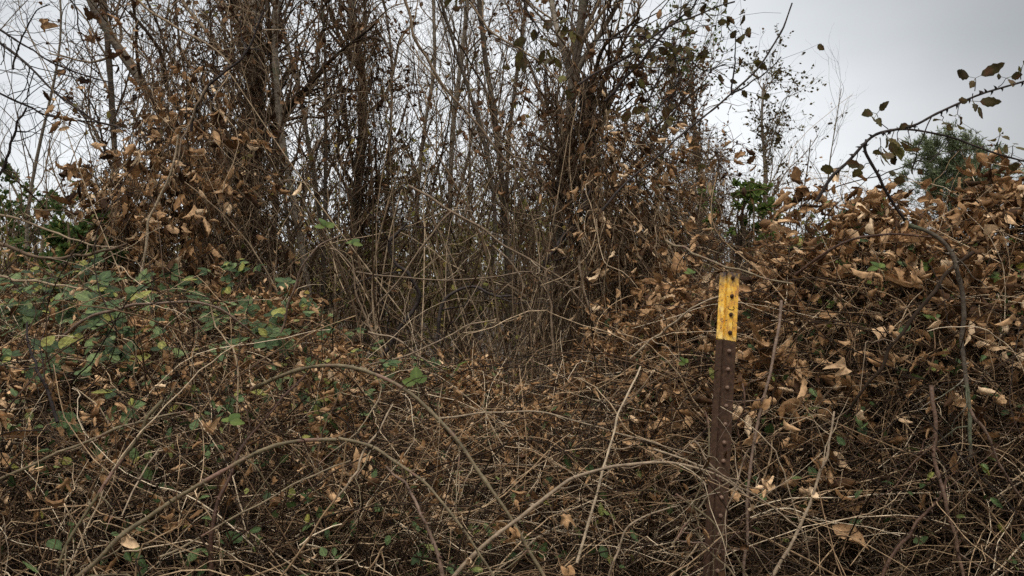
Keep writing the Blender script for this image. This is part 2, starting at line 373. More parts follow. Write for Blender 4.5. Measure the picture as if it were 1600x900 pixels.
# ============================================================ STEEL T-POST
def make_post():
    top = P(1142.5, 425, 1.47)[None][0]; low = P(1121, 833, 1.33)
    ax = nrm(low - top); base = top + ax * (top[2] / -ax[2]); Ltot = np.linalg.norm(base - top)
    up = -ax
    fx = nrm(np.array([1, .10, 0.])); fx = nrm(fx - up * fx.dot(up)); fy = np.cross(up, fx)   # fy points away from the camera
    if fy[1] < 0: fy = -fy
    root = thing('fence_post', base, 'rusty steel T-post with a yellow painted top, standing right of centre', 'fence post')
    wd = .0355
    # cross-section: studded face, left facet folded back, web behind
    xs = [(-.5, .0125), (-.24, .0050), (-.19, .0062), (-.15, .0), (.48, .0), (.5, .0015), (.5, .004), (.10, .0042), (.045, .007), (.045, .030), (-.045, .030), (-.045, .0075), (-.19, .008), (-.49, .0155)]
    sec = np.array([(a * wd, b) for a, b in xs])
    def seg(u0, u1, name, mat, nseg, jag=0.):
        bm = []; n = len(sec); us = np.linspace(u0, u1, nseg)
        r = np.random.default_rng(3)
        for j, u in enumerate(us):
            for k, (a, b) in enumerate(sec):
                uu = u
                if jag and j == nseg - 1: uu = u + (a / wd) * .0045 + r.normal() * jag + .0016 * math.sin(k * 2.6)
                bm.append(top + ax * uu + fx * (a + r.normal() * .00012) + fy * b)
        V = np.array(bm)
        idx = np.arange(nseg * n).reshape(nseg, n)
        f = [tuple(int(c) for c in (idx[j, k], idx[j + 1, k], idx[j + 1, (k + 1) % n], idx[j, (k + 1) % n])) for j in range(nseg - 1) for k in range(n)]
        f.append(tuple(int(c) for c in idx[0][::-1])); f.append(tuple(int(c) for c in idx[-1]))
        me = bpy.data.meshes.new(name); me.from_pydata([tuple(v - base) for v in V], [], f); me.materials.append(mat); me.update()
        o = link(name, me, root); return o
    my, mr = mat_post(True), mat_post(False)
    def u_of(y):  # length along the post seen at photograph row y
        us = np.linspace(0, .7, 2000); q = top + ax * us[:, None]
        c, s = math.cos(PITCH), math.sin(PITCH); dz = (q[:, 2] - CAMZ); dep = q[:, 1] * c + dz * s; v = -q[:, 1] * s + dz * c
        return float(np.interp(y, 450 - F * v / dep, us))
    ub = u_of(531)
    tag(seg(0, ub, 'painted_top', my, 24, .0013), 'yellow painted top, chipped and rusting')
    tag(seg(ub + .0003, Ltot + .35, 'shaft', mr, 60), 'brown rusted steel shaft')
    srng = np.random.default_rng(8)
    k = 0; y = 434.
    while y < 1010:
        u = u_of(min(y, 900)) if y <= 900 else u_of(900) + (y - 900) / F * 1.3
        c = top + ax * u + fx * wd * .10
        # a stud: short stub, rounded and worn
        V = []; ring = 10
        for (rr, hh) in ((.0038, .0), (.0036, .0034), (.0029, .0052), (.0014, .0062), (.0002, .0064)):
            for q in range(ring):
                a = q / ring * 2 * PI; V.append(c + fx * rr * math.cos(a) + up * rr * 1.15 * math.sin(a) - fy * (hh - .0004) - base)
        idx = np.arange(5 * ring).reshape(5, ring)
        b = Buf(); b.add(np.array(V), np.stack([idx[:-1], np.roll(idx[:-1], -1, 1), np.roll(idx[1:], -1, 1), idx[1:]], -1).reshape(-1, 4), np.ones((5 * ring, 4), np.float32))
        link('stud', b.mesh('stud', mr if y < 530 else M['lit_stud']), root); y += 28.6
    # stamped mark below the second stud: a small open ring
    c = top + ax * u_of(480.5) + fx * wd * .10 - fy * .0004
    a = np.linspace(math.radians(160), math.radians(415), 20)
    pts = np.array([c + fx * .0062 * math.cos(q) + up * .0042 * math.sin(q) for q in a])
    b = Buf(); b.tubes(pts, np.full(20, .0006), srng, 6); part(b, 'stamped_mark', M['bark_dark'], root, base)
    pts = np.array([top + ax * u_of(yy) + fx * wd * (.24 + .02 * srng.normal()) - fy * .0001 for yy in np.linspace(490, 529, 12)])
    b = Buf(); b.tubes(pts, np.full(12, .00045), srng, 5); part(b, 'paint_crack', M['bark_dark'], root, base)
make_post()

# ============================================================ TRACED TREES
def tree(name, label, cat, px, r, seed, mat='bark', branches=14, blen=(.6, 1.6), twigs=120, twl=.45, group=None, leaves=0, leafmat='dry_dark', lsize=(.03, .05), twigs2=0, tmin=.25, base=True, knobs=.06, up=.45, tmpl=None, twmat='bark_twig'):
    """px: rows (x, y, Y) from foot to tip; r: radius at foot and tip"""
    g = np.random.default_rng(seed)
    p = np.array([P(*q) for q in px])
    if base and p[0][2] > 0: p = np.vstack([[p[0] + (p[0] - p[1]) * .15 * np.array([1, 1, 0]) * 1.0 - np.array([0, 0, p[0][2] + .08])], p])
    n = 40; q = jit(g, smooth(p, n), .02)
    rad = np.linspace(r[0], r[1], n) * (1 + knobs * g.normal(size=n))
    o = p[0].copy()
    root = thing(name, o, label, cat, group)
    b = Buf(); b.tubes(q, rad, g, 9, rough=.05); part(b, 'trunk', M[mat], root, o)
    Pq = q[None]; Rq = rad[None]
    if branches:
        bp, br = spawn(g, Pq, Rq, branches, tmin, .98, lambda i, t: g.uniform(*blen, branches) * (1.25 - .6 * t), (.35, 1.0), 12, .2, .05, up, rscale=.42)
        tp, tr = spawn(g, bp, br, twigs, .15, 1, lambda i, t: twl * g.uniform(.4, 1.3, twigs), (.3, 1.0), 7, .3, .06, .15, rscale=.5)
        b = Buf(); b.tubes(bp, br, g, 5); b.tubes(tp, tr, g, 4)
        src = tp
        if twigs2:
            sp_, sr = spawn(g, tp, tr, twigs2, .1, 1, lambda i, t: twl * .45 * g.uniform(.4, 1.3, twigs2), (.3, 1.1), 5, .3, .06, .1, rscale=.6)
            b.tubes(sp_, sr, g, 3); src = sp_
        part(b, 'branches', M[twmat], root, o)
        if leaves:
            i = g.integers(0, len(src), leaves); pos, T = at_param(src, i, g.uniform(.3, 1, leaves))
            d = nrm(T + g.normal(size=(leaves, 3)) * .8 + np.array([0, 0, -.5]))
            b = Buf(); b.leaves(tmpl or T_SMALL, pos, rot_from(g, d), g.uniform(*lsize, leaves), g); part(b, 'foliage', M[leafmat], root, o)
    return root

tree('sapling', 'leaning bare grey-brown trunk crossing the top left corner above the vines', 'tree',
     [(318, 420, 4.6), (290, 260, 4.6), (247, 172, 4.6), (215, 120, 4.6), (178, 60, 4.6), (145, 0, 4.6), (120, -80, 4.6)], (.033, .024), 1, branches=7, blen=(.5, 1.1), twigs=60, tmin=.55)
tree('sapling', 'straight grey sapling rising at top left behind the leaning trunk', 'tree',
     [(186, 420, 6), (183, 300, 6), (178, 200, 6), (174, 120, 6), (168, 50, 6), (160, -60, 6)], (.03, .02), 2, branches=16, blen=(.6, 1.4), twigs=190, twigs2=250, tmin=.3, leaves=160, lsize=(.03, .05))
tree('vine_clad_tree', 'thick dark trunk wrapped in vines, left of the centre gap', 'tree',
     [(384, 500, 4.3), (385, 380, 4.3), (388, 280, 4.3), (392, 200, 4.3), (390, 120, 4.3), (385, 60, 4.3), (392, -60, 4.3)], (.058, .042), 3, mat='bark', branches=22, blen=(.5, 1.5), twigs=300, twigs2=400, tmin=.3, knobs=.14, leaves=520, lsize=(.02, .04))
tree('sapling', 'pale grey trunk with a bend, just right of the dark vine-clad trunk', 'tree',
     [(485, 500, 4.1), (476, 380, 4.1), (463, 300, 4.1), (443, 200, 4.1), (434, 130, 4.1), (428, 60, 4.1), (429, -60, 4.1)], (.024, .017), 4, branches=12, blen=(.5, 1.2), twigs=130, twigs2=130, tmin=.4, leaves=100)
tree('sapling', 'thin dark sapling forking right beside the bent pale trunk', 'tree',
     [(505, 470, 5), (495, 330, 5), (470, 180, 5), (450, 100, 5), (425, 20, 5), (405, -60, 5)], (.02, .012), 5, branches=12, blen=(.5, 1.5), twigs=130, twigs2=130, tmin=.2)
tree('vine_clad_tree', 'shaggy grey-brown trunk left of centre, furred with dead vine up to the top', 'tree',
     [(568, 540, 5), (566, 430, 5), (568, 300, 5), (575, 200, 5), (572, 100, 5), (560, 30, 5), (550, -60, 5)], (.040, .026), 6, branches=22, blen=(.5, 1.4), twigs=300, twigs2=350, tmin=.25, knobs=.12, leaves=500, lsize=(.025, .045))
tree('sapling', 'pale straight stem rising to the top edge left of centre, nearest the clearing', 'tree',
     [(700, 520, 6.5), (703, 330, 6.5), (708, 200, 6.5), (722, 80, 6.5), (731, 0, 6.5), (735, -60, 6.5)], (.026, .018), 7, branches=14, blen=(.6, 1.6), twigs=160, twigs2=175, tmin=.3, up=.8)
tree('sapling', 'slender pale stem with a crooked middle, left of the straight pale stem', 'tree',
     [(645, 520, 7), (660, 330, 7), (676, 210, 7), (691, 120, 7), (690, 50, 7), (686, -50, 7)], (.024, .015), 8, branches=14, blen=(.6, 1.6), twigs=160, twigs2=175, tmin=.3, up=.8)
tree('sapling', 'brown trunk rising a little right of the picture centre with forked top', 'tree',
     [(806, 520, 5.2), (796, 380, 5.2), (788, 260, 5.2), (776, 155, 5.2), (766, 90, 5.2), (757, 0, 5.2), (752, -60, 5.2)], (.028, .017), 9, branches=16, blen=(.6, 1.5), twigs=200, twigs2=210, tmin=.25, leaves=240)
tree('sapling', 'brown stem crossing in behind the forked trunk right of centre', 'tree',
     [(790, 480, 5.8), (792, 250, 5.8), (800, 150, 5.8), (810, 60, 5.8), (822, -60, 5.8)], (.022, .014), 10, branches=14, blen=(.5, 1.3), twigs=170, twigs2=175, tmin=.3, leaves=320)
tree('tree', 'brown tree with its trunk forking into three at right of centre', 'tree',
     [(858, 560, 4), (868, 430, 4), (872, 300, 4), (884, 200, 4), (896, 125, 4), (908, 40, 4), (918, -60, 4)], (.033, .023), 12, branches=16, blen=(.6, 1.4), twigs=220, twigs2=260, tmin=.4, leaves=380, lsize=(.03, .055))
tree('tree', 'left stem of the forking brown tree, slimmer and darker', 'tree',
     [(892, 180, 4.05), (888, 110, 4.05), (885, 40, 4.05), (884, -50, 4.05)], (.019, .013), 13, branches=8, blen=(.4, 1.), twigs=90, twigs2=80, tmin=.1, leaves=90, base=False)
tree('tree', 'right stem of the forking brown tree, leaning out to the right', 'tree',
     [(893, 140, 3.95), (912, 95, 3.95), (936, 50, 3.95), (962, 0, 3.95), (985, -50, 3.95)], (.015, .009), 14, branches=8, blen=(.4, 1.), twigs=90, tmin=.1, leaves=60, base=False)
tree('vine_clad_tree', 'blackish stump-like trunk hung with dead vines right of the forking tree', 'tree',
     [(918, 520, 3.9), (922, 400, 3.9), (920, 310, 3.9), (912, 230, 3.9), (905, 165, 3.9), (900, 120, 3.9)], (.060, .030), 15, mat='bark_dark', branches=12, blen=(.3, .8), twigs=160, knobs=.2, tmin=.3, leaves=160, lsize=(.03, .05))
tree('small_leaved_tree', 'slim tree with small dark green leaves against the sky, right of centre', 'tree',
     [(1180, 420, 8.5), (1190, 330, 8.5), (1192, 260, 8.5), (1188, 190, 8.5), (1192, 130, 8.5)], (.04, .012), 16, branches=34, blen=(.35, 1.0), twigs=420, twigs2=750, twl=.35, tmin=.25, leaves=3000, leafmat='olive_leaf', lsize=(.025, .045), up=.5)
tree('small_leaved_tree', 'rusty brown twiggy tree left of the slim green-leaved tree', 'tree',
     [(1098, 430, 7), (1102, 330, 7), (1098, 260, 7), (1090, 190, 7), (1085, 120, 7)], (.05, .012), 17, branches=40, blen=(.3, .9), twigs=520, twigs2=1300, twl=.3, tmin=.12, leaves=2400, leafmat='dry_dark', lsize=(.02, .045), up=.5)
tree('small_leaved_tree', 'green-tipped slender tree behind the hanging vines and the dark stump', 'tree',
     [(1010, 450, 7.5), (1025, 300, 7.5), (1040, 200, 7.5), (1050, 120, 7.5), (1052, 60, 7.5)], (.04, .012), 18, branches=36, blen=(.4, 1.1), twigs=420, twigs2=750, twl=.35, tmin=.2, leaves=2000, leafmat='shrub', lsize=(.025, .045), up=.6)
tree('bare_shrub', 'bare whip-thin shrub against the sky left of the bramble arch', 'shrub',
     [(1282, 400, 6), (1288, 330, 6), (1293, 260, 6), (1301, 200, 6), (1309, 142, 6)], (.013, .003), 19, branches=13, blen=(.25, .6), twigs=45, twl=.25, tmin=.3, up=.9)
tree('bare_shrub', 'low bare shrub with a few tiny leaves between the slim tree and the whip-thin shrub', 'shrub',
     [(1240, 400, 6.5), (1248, 330, 6.5), (1258, 270, 6.5), (1264, 215, 6.5)], (.014, .004), 20, branches=18, blen=(.25, .7), twigs=90, twigs2=80, twl=.3, tmin=.2, up=.6, leaves=130, lsize=(.025, .04))

# ============================================================ SAPLINGS AND TREES BEHIND (built once, copied)
protos = []
def proto_sapling(seed, H, r0, nb, nt_, nt2, leaves, lm, lsz=(.025, .045), tlo=.1, twm='bark_twig'):
    g = np.random.default_rng(seed)
    p = np.array([[0, 0, -.08], [g.normal() * .04 * H, g.normal() * .03 * H, H * .35], [g.normal() * .07 * H, g.normal() * .05 * H, H * .7], [g.normal() * .12 * H, g.normal() * .08 * H, H]])
    q = jit(g, smooth(p, 26), .03 * H / 5)
    rad = np.linspace(r0, r0 * .15, 26) * (1 + .06 * g.normal(size=26))
    root = bpy.data.objects.new('sapling', None)
    b = Buf(); b.tubes(q, rad, g, 7, rough=.04); part(b, 'trunk', M['bark'], root, None)
    bp, br = spawn(g, q[None], rad[None], nb, tlo, .97, lambda i, t: g.uniform(.14, .34, nb) * H * (1.2 - .7 * t), (.3, 1.1), 10, .25, .06, .5, rscale=.45)
    tp, tr = spawn(g, bp, br, nt_, .1, 1, lambda i, t: H * .09 * g.uniform(.4, 1.4, nt_), (.3, 1.1), 6, .3, .07, .15, rscale=.55, minr=.0014)
    sp_, sr = spawn(g, tp, tr, nt2, .1, 1, lambda i, t: H * .04 * g.uniform(.4, 1.4, nt2), (.3, 1.2), 4, .3, .06, .1, rscale=.7, minr=.0012)
    b = Buf(); b.tubes(bp, br, g, 5); b.tubes(tp, tr, g, 3); b.tubes(sp_, sr, g, 3); part(b, 'branches', M[twm], root, None)
    if leaves:
        i = g.integers(0, len(sp_), leaves); pos, T = at_param(sp_, i, g.uniform(.3, 1, leaves))
        d = nrm(T + g.normal(size=(leaves, 3)) * .8 + np.array([0, 0, -.5]))
        b = Buf(); b.leaves(T_SMALL, pos, rot_from(g, d), g.uniform(*lsz, leaves), g); part(b, 'foliage', M[lm], root, None)
    return root
for k in range(5): protos.append(proto_sapling(100 + k, 4.6 + .5 * k, .017 + .003 * k, 18, 110, 190, 0, ''))
for k in range(4): protos.append(proto_sapling(120 + k, 4.2 + .5 * k, .018, 19, 120, 220, 120, 'dry_dark', (.035, .06)))
for k in range(2): protos.append(proto_sapling(130 + k, 3.6, .015, 20, 140, 260, 200, 'far', (.03, .05)))
tallp = [proto_sapling(140 + k, 9.5 + k, .05 + .008 * k, 26, 200, 420, (0, 160, 260, 0)[k], 'far', (.05, .09), .12) for k in range(4)]
lowp = [proto_sapling(150 + k, 2.3, .011, 22, 170, 330, (350, 600, 250)[k], ('far', 'shrub', 'dry_dark')[k], (.03, .055), .05) for k in range(3)]
used = {}
def place(pr, x, y, s, lean, rz, name, label, cat, group):
    if pr.as_pointer() in used: o = copy_tree(pr)
    else:
        o = pr; used[pr.as_pointer()] = 1; C.objects.link(o)
    o.name = name; o.location = (x, y, 0); o.scale = (s, s, s); o.rotation_euler = (lean[0], lean[1], rz)
    tag(o, label, cat, group); return o
def X(px, Y): return (px - 800) / F * Y
g = np.random.default_rng(77)
pr_by_i = protos
# slender saplings standing 4 to 10 m back, denser left of the open sky
cols = []
for k in range(26):
    Y = g.uniform(4.6, 11); px = g.uniform(-60, 1085) if k % 6 else g.uniform(380, 960)
    cols.append((px, Y))
for px, Y in cols:
    pr = protos[int(g.integers(0, len(protos)))] if px < 960 else protos[int(g.choice([4, 0, 1]))]
    s = g.uniform(.85, 1.25) * (1 if px < 950 else .62)
    if px < 140: s *= .8
    place(pr, X(px, Y), Y, s, g.normal(size=2) * .07, g.uniform(0, 6.28), 'sapling', 'slender twiggy sapling among the many crowding behind the thicket', 'tree', 'slender saplings behind the thicket')
# taller trees beyond
for k in range(14):
    Y = g.uniform(13, 30); px = g.uniform(-60, 1075)
    hs = .72 if px < 930 else .42
    if px < 200: hs = .5
    place(tallp[int(g.integers(0, 4))], X(px, Y), Y, g.uniform(.8, 1.15) * hs * (Y / 20) ** .55, g.normal(size=2) * .04, g.uniform(0, 6.28), 'tree', 'distant slim tree in the woodland beyond the thicket', 'tree', 'distant trees beyond the thicket')
# low twiggy understorey shrubs
for k in range(22):
    Y = g.uniform(4.2, 12); px = g.uniform(-60, 1300)
    place(lowp[int(g.choice([0, 2, 0, 2, 1]))], X(px, Y), Y, g.uniform(.7, 1.05) * (1 if px < 1000 else .8), g.normal(size=2) * .1, g.uniform(0, 6.28), 'understorey_shrub', 'low twiggy shrub of the understorey beneath the saplings', 'shrub', 'low shrubs beneath the saplings')

# bare and thin-leaved shrubs tapering off into the sky gap
for k, (px, top, Y) in enumerate([(1140, 190, 7.5), (1165, 175, 8), (1218, 150, 8), (1232, 200, 7), (1255, 235, 7.5), (1272, 255, 6.5), (1322, 215, 8), (1345, 250, 7), (1120, 150, 9), (1205, 215, 6.5), (1150, 240, 6), (1240, 270, 6)]):
    pr = (protos[k % 9]); Hh = 1.5 + (430 - top) / F * Y; h0 = max(v.co.z for c_ in pr.children for v in c_.data.vertices)
    place(pr, X(px, Y), Y, Hh / h0, g.normal(size=2) * .05, g.uniform(0, 6.28), 'shrub', 'twiggy shrub thinning out into the sky gap', 'shrub', 'twiggy shrubs tapering off right of the trees')

# distant hedge line closing the view at eye level (nobody could count it)
def far_wood():
    g = np.random.default_rng(31); b = Buf(); bl = Buf()
    n = 5200; Y = g.uniform(18, 42, n); px = g.uniform(-500, 2100, n)
    p0 = np.stack([X(px, Y), Y, np.zeros(n)], -1); H = g.uniform(1.2, 3.4, n) * (1 + .25 * np.sin(px / 90)) * np.where(px > 1080, .8, np.where(px > 380, 1.55, 1.0))
    d = np.stack([g.normal(size=n) * .25, g.normal(size=n) * .25, np.ones(n)], -1)
    q = strands(g, p0, d, H, 7, .25, .05); b.tubes(q, np.linspace(.018, .004, 7)[None] * g.uniform(.5, 1.3, n)[:, None], g, 3)
    tp, tr = spawn(g, q, np.full((n, 7), .010), 9000, .3, 1, lambda i, t: g.uniform(.3, .9, 9000), (.3, 1), 4, .2, .05, .2); b.tubes(tp, tr, g, 3)
    m = 60000; i = g.integers(0, len(tp), m); pos, T = at_param(tp, i, g.uniform(0, 1, m)); pos = pos + g.normal(size=(m, 3)) * .12
    bl.leaves(T_SMALL, pos, rot_from(g, g.normal(size=(m, 3))), g.uniform(.08, .17, m), g)
    root = thing('distant_woods', (0, 30, 0), 'blurred band of bare and yellowing woodland closing the far view', 'woodland', kind='stuff')
    part(b, 'stems', M['bark_twig'], root, (0, 30, 0)); part(bl, 'foliage', M['glow_leaf'], root, (0, 30, 0))
far_wood()

# green shrubs and the conifer
def bush(name, label, cat, px, py, Y, W, Hh, n, mat, seed, size=(.04, .07), tm=None, up=0., K=26, cr=(.10, .20)):
    g = np.random.default_rng(seed); c = P(px, py, Y); root = thing(name, (c[0], c[1], 0), label, cat); o = np.array([c[0], c[1], 0.])
    zc = c[2]
    cl = g.normal(size=(K, 3)) * np.array([W * .30, W * .25, Hh * .30]) + c
    cl[:, 2] = np.maximum(cl[:, 2], .15)
    cs = g.uniform(*cr, K) * (W + Hh) / 2
    st = smooth([o, (o + c) / 2 + g.normal(size=3) * .05, c], 12)
    b = Buf(); b.tubes(st, np.linspace(.03, .015, 12), g, 6)
    for k in cl: 
        s_ = at_param(st[None], np.array([0]), np.array([g.uniform(.2, .9)]))[0][0]
        b.tubes(jit(g, smooth([s_, (s_ + k) / 2 + g.normal(size=3) * .04, k], 8), .02), np.linspace(.012, .004, 8), g, 4)
    tw = n // 14; i = g.integers(0, K, tw); p0 = cl[i] + g.normal(size=(tw, 3)) * cs[i][:, None] * .35
    d = nrm(p0 - c + g.normal(size=(tw, 3)) * .4 * W + np.array([0, 0, up]))
    tp = strands(g, p0, d, cs[i] * g.uniform(.6, 1.6, tw), 5, .3, .06); b.tubes(tp, np.linspace(.004, .0015, 5)[None] * np.ones((tw, 1)), g, 3)
    part(b, 'branches', M['bark_twig'], root, o)
    i = g.integers(0, tw, n); pos, T = at_param(tp, i, g.uniform(.1, 1, n)); d = nrm(T + g.normal(size=(n, 3)) * .7)
    b = Buf(); b.leaves(tm or T_SMALL, pos, rot_from(g, d), g.uniform(*size, n), g); part(b, 'foliage', M[mat], root, o)
    return root
bush('conifer', 'dark green bushy evergreen in the distance beneath the bramble arch', 'tree', 1488, 272, 26, 2.3, 2.2, 26000, 'conifer', 41, (.09, .2), T_NEEDLE, up=1.6, K=110, cr=(.07, .14))
bush('green_shrub', 'bright green leafy shrub at left beside the dead vine heap', 'shrub', 112, 385, 3.1, .30, .22, 2200, 'shrub', 42, (.018, .035))
bush('green_shrub', 'green shrub just behind the mound right of the slim tree', 'shrub', 1165, 335, 5, .42, .36, 800, 'fresh', 43, (.03, .055))
bush('green_shrub', 'small green shrub glimpsed low behind the left edge branches', 'shrub', 30, 330, 9, .8, .6, 1500, 'shrub', 44, (.05, .08))
for k, (px, py, Y, W, Hh, n_, lb) in enumerate([(830, 345, 7.5, .6, .6, 1300, 'yellow-green shrub glimpsed through stems above the clearing'), (610, 420, 7, .7, .6, 1300, 'yellowing shrub deep in the wood left of the clearing centre'),
      (735, 470, 6.5, .7, .5, 1300, 'low yellowing shrub deep in the middle of the clearing'), (500, 440, 7.5, .7, .6, 1200, 'olive shrub deep behind the bent pale trunk'), (990, 430, 7, .6, .6, 1200, 'olive shrub behind the tan leafed vines')]):
    bush('green_shrub', lb, 'shrub', px, py, Y, W, Hh, n_ + 500, 'glow_leaf', 45 + k * 10, (.03, .055))

# ============================================================ VINE CURTAINS
def curtain(name, label, boxes, Y, dY, ns_, nl, seed, leafmat='dry', stemmat='vine', lsz=(.03, .06), drop=.9, rr=(.0008, .0028), tmpl=None, flow=(.0, -1.)):
    """boxes: (x0, x1, y0, y1, weight) in the photograph; strands hang and cross inside them"""
    g = np.random.default_rng(seed); W = np.array([q[4] for q in boxes], float); W /= W.sum()
    k = g.choice(len(boxes), ns_, p=W); B = np.array([q[:4] for q in boxes], float)[k]
    px = g.uniform(B[:, 0], B[:, 1]); py = g.uniform(B[:, 2], B[:, 3]); YY = Y + g.normal(size=ns_) * dY
    p0 = P(px, py, YY); d = g.normal(size=(ns_, 3)) * .45 + np.array([flow[0], 0, flow[1] * 1.0])
    ln = drop * g.uniform(.2, 1.1, ns_)
    q = strands(g, p0, d, ln, 12, .3, .07, .15, .05)
    q[..., 2] = np.maximum(q[..., 2], .03)
    r = g.uniform(rr[0], rr[1], ns_) ** 1.0
    b = Buf(); b.tubes(q, r[:, None] * np.linspace(1, .5, 12)[None], g, 4, var=g.random(ns_) ** 1.3)
    m = int(ns_ * 1.6); tp, tr = spawn(g, q, np.repeat(r[:, None], 12, 1), m, 0, 1, lambda i, t: g.uniform(.04, .2, m), (.4, 1.3), 6, .5, .1, -.1, .1, rscale=.6, minr=.0006)
    b.tubes(tp, tr, g, 3, var=g.random(m) ** 1.2)
    o = P(np.mean([q_[0] for q_ in boxes]), 480, Y); o[2] = 0
    root = thing(name, o, label, 'vine'); part(b, 'stems', M[stemmat], root, o)
    if nl:
        i = g.integers(0, m, nl); pos, T = at_param(tp, i, g.uniform(.3, 1, nl))
        d = nrm(T + g.normal(size=(nl, 3)) * .7 + np.array([0, 0, -.6]))
        b = Buf(); b.leaves(tmpl or T_DRY, pos, rot_from(g, d), g.uniform(*lsz, nl), g, var=np.clip(g.random(nl) ** (1.3 if leafmat != 'dry' else .95), 0, 1)); part(b, 'dry_leaves', M[leafmat], root, o)
    return root
curtain('dead_vine', 'heap of dead vines with curled tan leaves climbing at upper left', [(170, 330, 210, 420, 3), (130, 240, 250, 400, 2), (230, 360, 100, 260, 1.4)], 3.3, .2, 420, 1900, 51, lsz=(.035, .08), drop=.55)
curtain('dead_vine', 'fine vine mesh filling the treetop between leaning and dark trunks', [(225, 400, -20, 200, 3), (260, 420, 120, 300, 1)], 4.2, .25, 330, 700, 52, leafmat='dry_dark', lsz=(.025, .05), drop=.8, tmpl=T_SMALL)
curtain('dead_vine', 'dense brown vines draping the dark left trunk down to the brambles', [(310, 430, 180, 440, 3), (335, 480, 300, 480, 2)], 3.9, .22, 420, 420, 53, lsz=(.02, .045), drop=.8)
curtain('dead_vine', 'dead vines with small brown leaves matted around the shaggy trunk', [(535, 620, 60, 300, 2), (545, 640, 150, 420, 2), (520, 600, -20, 90, 1)], 4.8, .2, 200, 350, 54, leafmat='dry_dark', lsz=(.02, .04), drop=.9, tmpl=T_SMALL)
curtain('dead_vine', 'tan leafed vines cascading from the dark stump toward the fence post', [(925, 1010, 170, 330, 2), (930, 1060, 280, 420, 3), (970, 1080, 380, 520, 2)], 3.2, .2, 800, 2000, 55, lsz=(.03, .06), drop=.6, flow=(.35, -.9))
curtain('dead_vine', 'shaggy dead vines sheathing the thick dark left trunk up to the frame top', [(368, 410, -30, 240, 2), (366, 412, 200, 430, 2), (355, 425, 100, 260, .6)], 4.15, .05, 420, 800, 60, leafmat='dry_dark', lsz=(.025, .055), drop=.45)
curtain('dead_vine', 'shaggy dead vine sleeve close round the furred trunk left of centre', [(556, 590, -30, 240, 2), (552, 588, 200, 470, 2)], 4.85, .05, 260, 350, 61, leafmat='dry_dark', lsz=(.025, .05), drop=.5)
curtain('dead_vine', 'dead leaves and vine strands bunched in the fork right of centre', [(870, 935, 60, 260, 2), (880, 945, 200, 420, 2), (940, 1000, 40, 130, .7)], 3.85, .08, 300, 600, 62, leafmat='dry_dark', lsz=(.03, .065), drop=.5)
curtain('dead_vine', 'tattered brown vine mass high between the dark and shaggy trunks', [(520, 600, -20, 120, 2)], 4.6, .15, 130, 500, 63, leafmat='dry_dark', lsz=(.025, .055), drop=.5)
curtain('dead_vine', 'shadowy tangle of vines at the foot of the forking tree', [(820, 960, 330, 560, 3), (840, 1010, 420, 600, 2)], 3.5, .25, 380, 260, 56, lsz=(.02, .04), drop=.8)
curtain('dead_vine', 'wispy vines and leaves strung between the treetops right of centre', [(770, 900, -20, 250, 3), (640, 800, 120, 330, 2)], 4.9, .4, 200, 500, 57, leafmat='dry_dark', lsz=(.02, .045), drop=.9)
curtain('dead_vine', 'russet vine heap on the twiggy tree right of centre', [(1060, 1130, 190, 380, 2)], 6.4, .3, 500, 700, 58, leafmat='dry_dark', lsz=(.03, .055), drop=.9)
curtain('dead_vine', 'rusty fine vine veil in the tree tops between shaggy trunk and pale stems', [(600, 720, 100, 320, 2), (440, 560, -20, 300, 2)], 5.4, .4, 180, 420, 59, leafmat='dry_dark', lsz=(.02, .04), drop=1.0, tmpl=T_SMALL)

# ============================================================ THE BRAMBLE THICKET
TU = np.array([-400, 0, 200, 400, 520, 640, 860, 950, 1050, 1150, 1250, 1400, 1600, 2000.])
TY = np.array([450, 450, 455, 480, 520, 600, 600, 560, 490, 415, 350, 328, 322, 322.])     # row of the far crest
TD = np.array([3.0, 2.9, 2.85, 2.8, 2.7, 2.6, 2.55, 2.5, 2.4, 2.35, 2.3, 2.2, 2.15, 2.1])    # depth of the far crest
TN = np.array([1.2, 1.2, 1.22, 1.25, 1.28, 1.32, 1.4, 1.46, 1.54, 1.58, 1.55, 1.5, 1.42, 1.4])  # depth of the near foot
def surf(px, s):
    """point on the thicket's upper surface: s = 0 near edge at the picture foot, 1 the far crest"""
    yc = np.interp(px, TU, TY); dc = np.interp(px, TU, TD); dn = np.interp(px, TU, TN)
    ex = np.interp(px, TU, [.55, .55, .55, .55, .55, .6, .6, .6, .6, .6, .6, .6, .6, .6])
    Y = dn + (dc - dn) * s; zn = CAMZ - (960 - 430) / F * dn; zc = CAMZ - (yc - 430) / F * dc
    z = zn + (zc - zn) * s ** ex
    lump = .05 * np.sin(px / 47. + 6 * s) + .035 * np.sin(px / 23. - 9 * s + 1)
    return np.stack([(px - 800) / F * Y, Y, z + lump * (.3 + s)], -1)

def s_of_row(px, row):
    """s whose surface point shows at the given row"""
    ss = np.linspace(0, 1, 60); out_ = np.empty(len(px))
    for k in range(len(px)):
        q = surf(np.full(60, px[k]), ss); r = 430 - (q[:, 2] - CAMZ) / q[:, 1] * F
        out_[k] = np.interp(-row[k], -r[np.argsort(-r)], ss[np.argsort(-r)])
    return out_

def below_top(g, p, lift):
    """which strands stay close to the thicket's surface"""
    px = p[..., 0] / np.maximum(p[..., 1], .3) * F + 800
    dc = np.interp(px, TU, TD); dn = np.interp(px, TU, TN); s_ = np.clip((p[..., 1] - dn) / (dc - dn), 0, 1)
    over = (p[..., 2] - surf(px, s_)[..., 2]).max(1)
    lift = lift * (1 + 1.6 * (1 - s_.mean(1)) ** 1.5)
    return over < lift + np.minimum(g.exponential(1, len(p)), 2.2) * lift

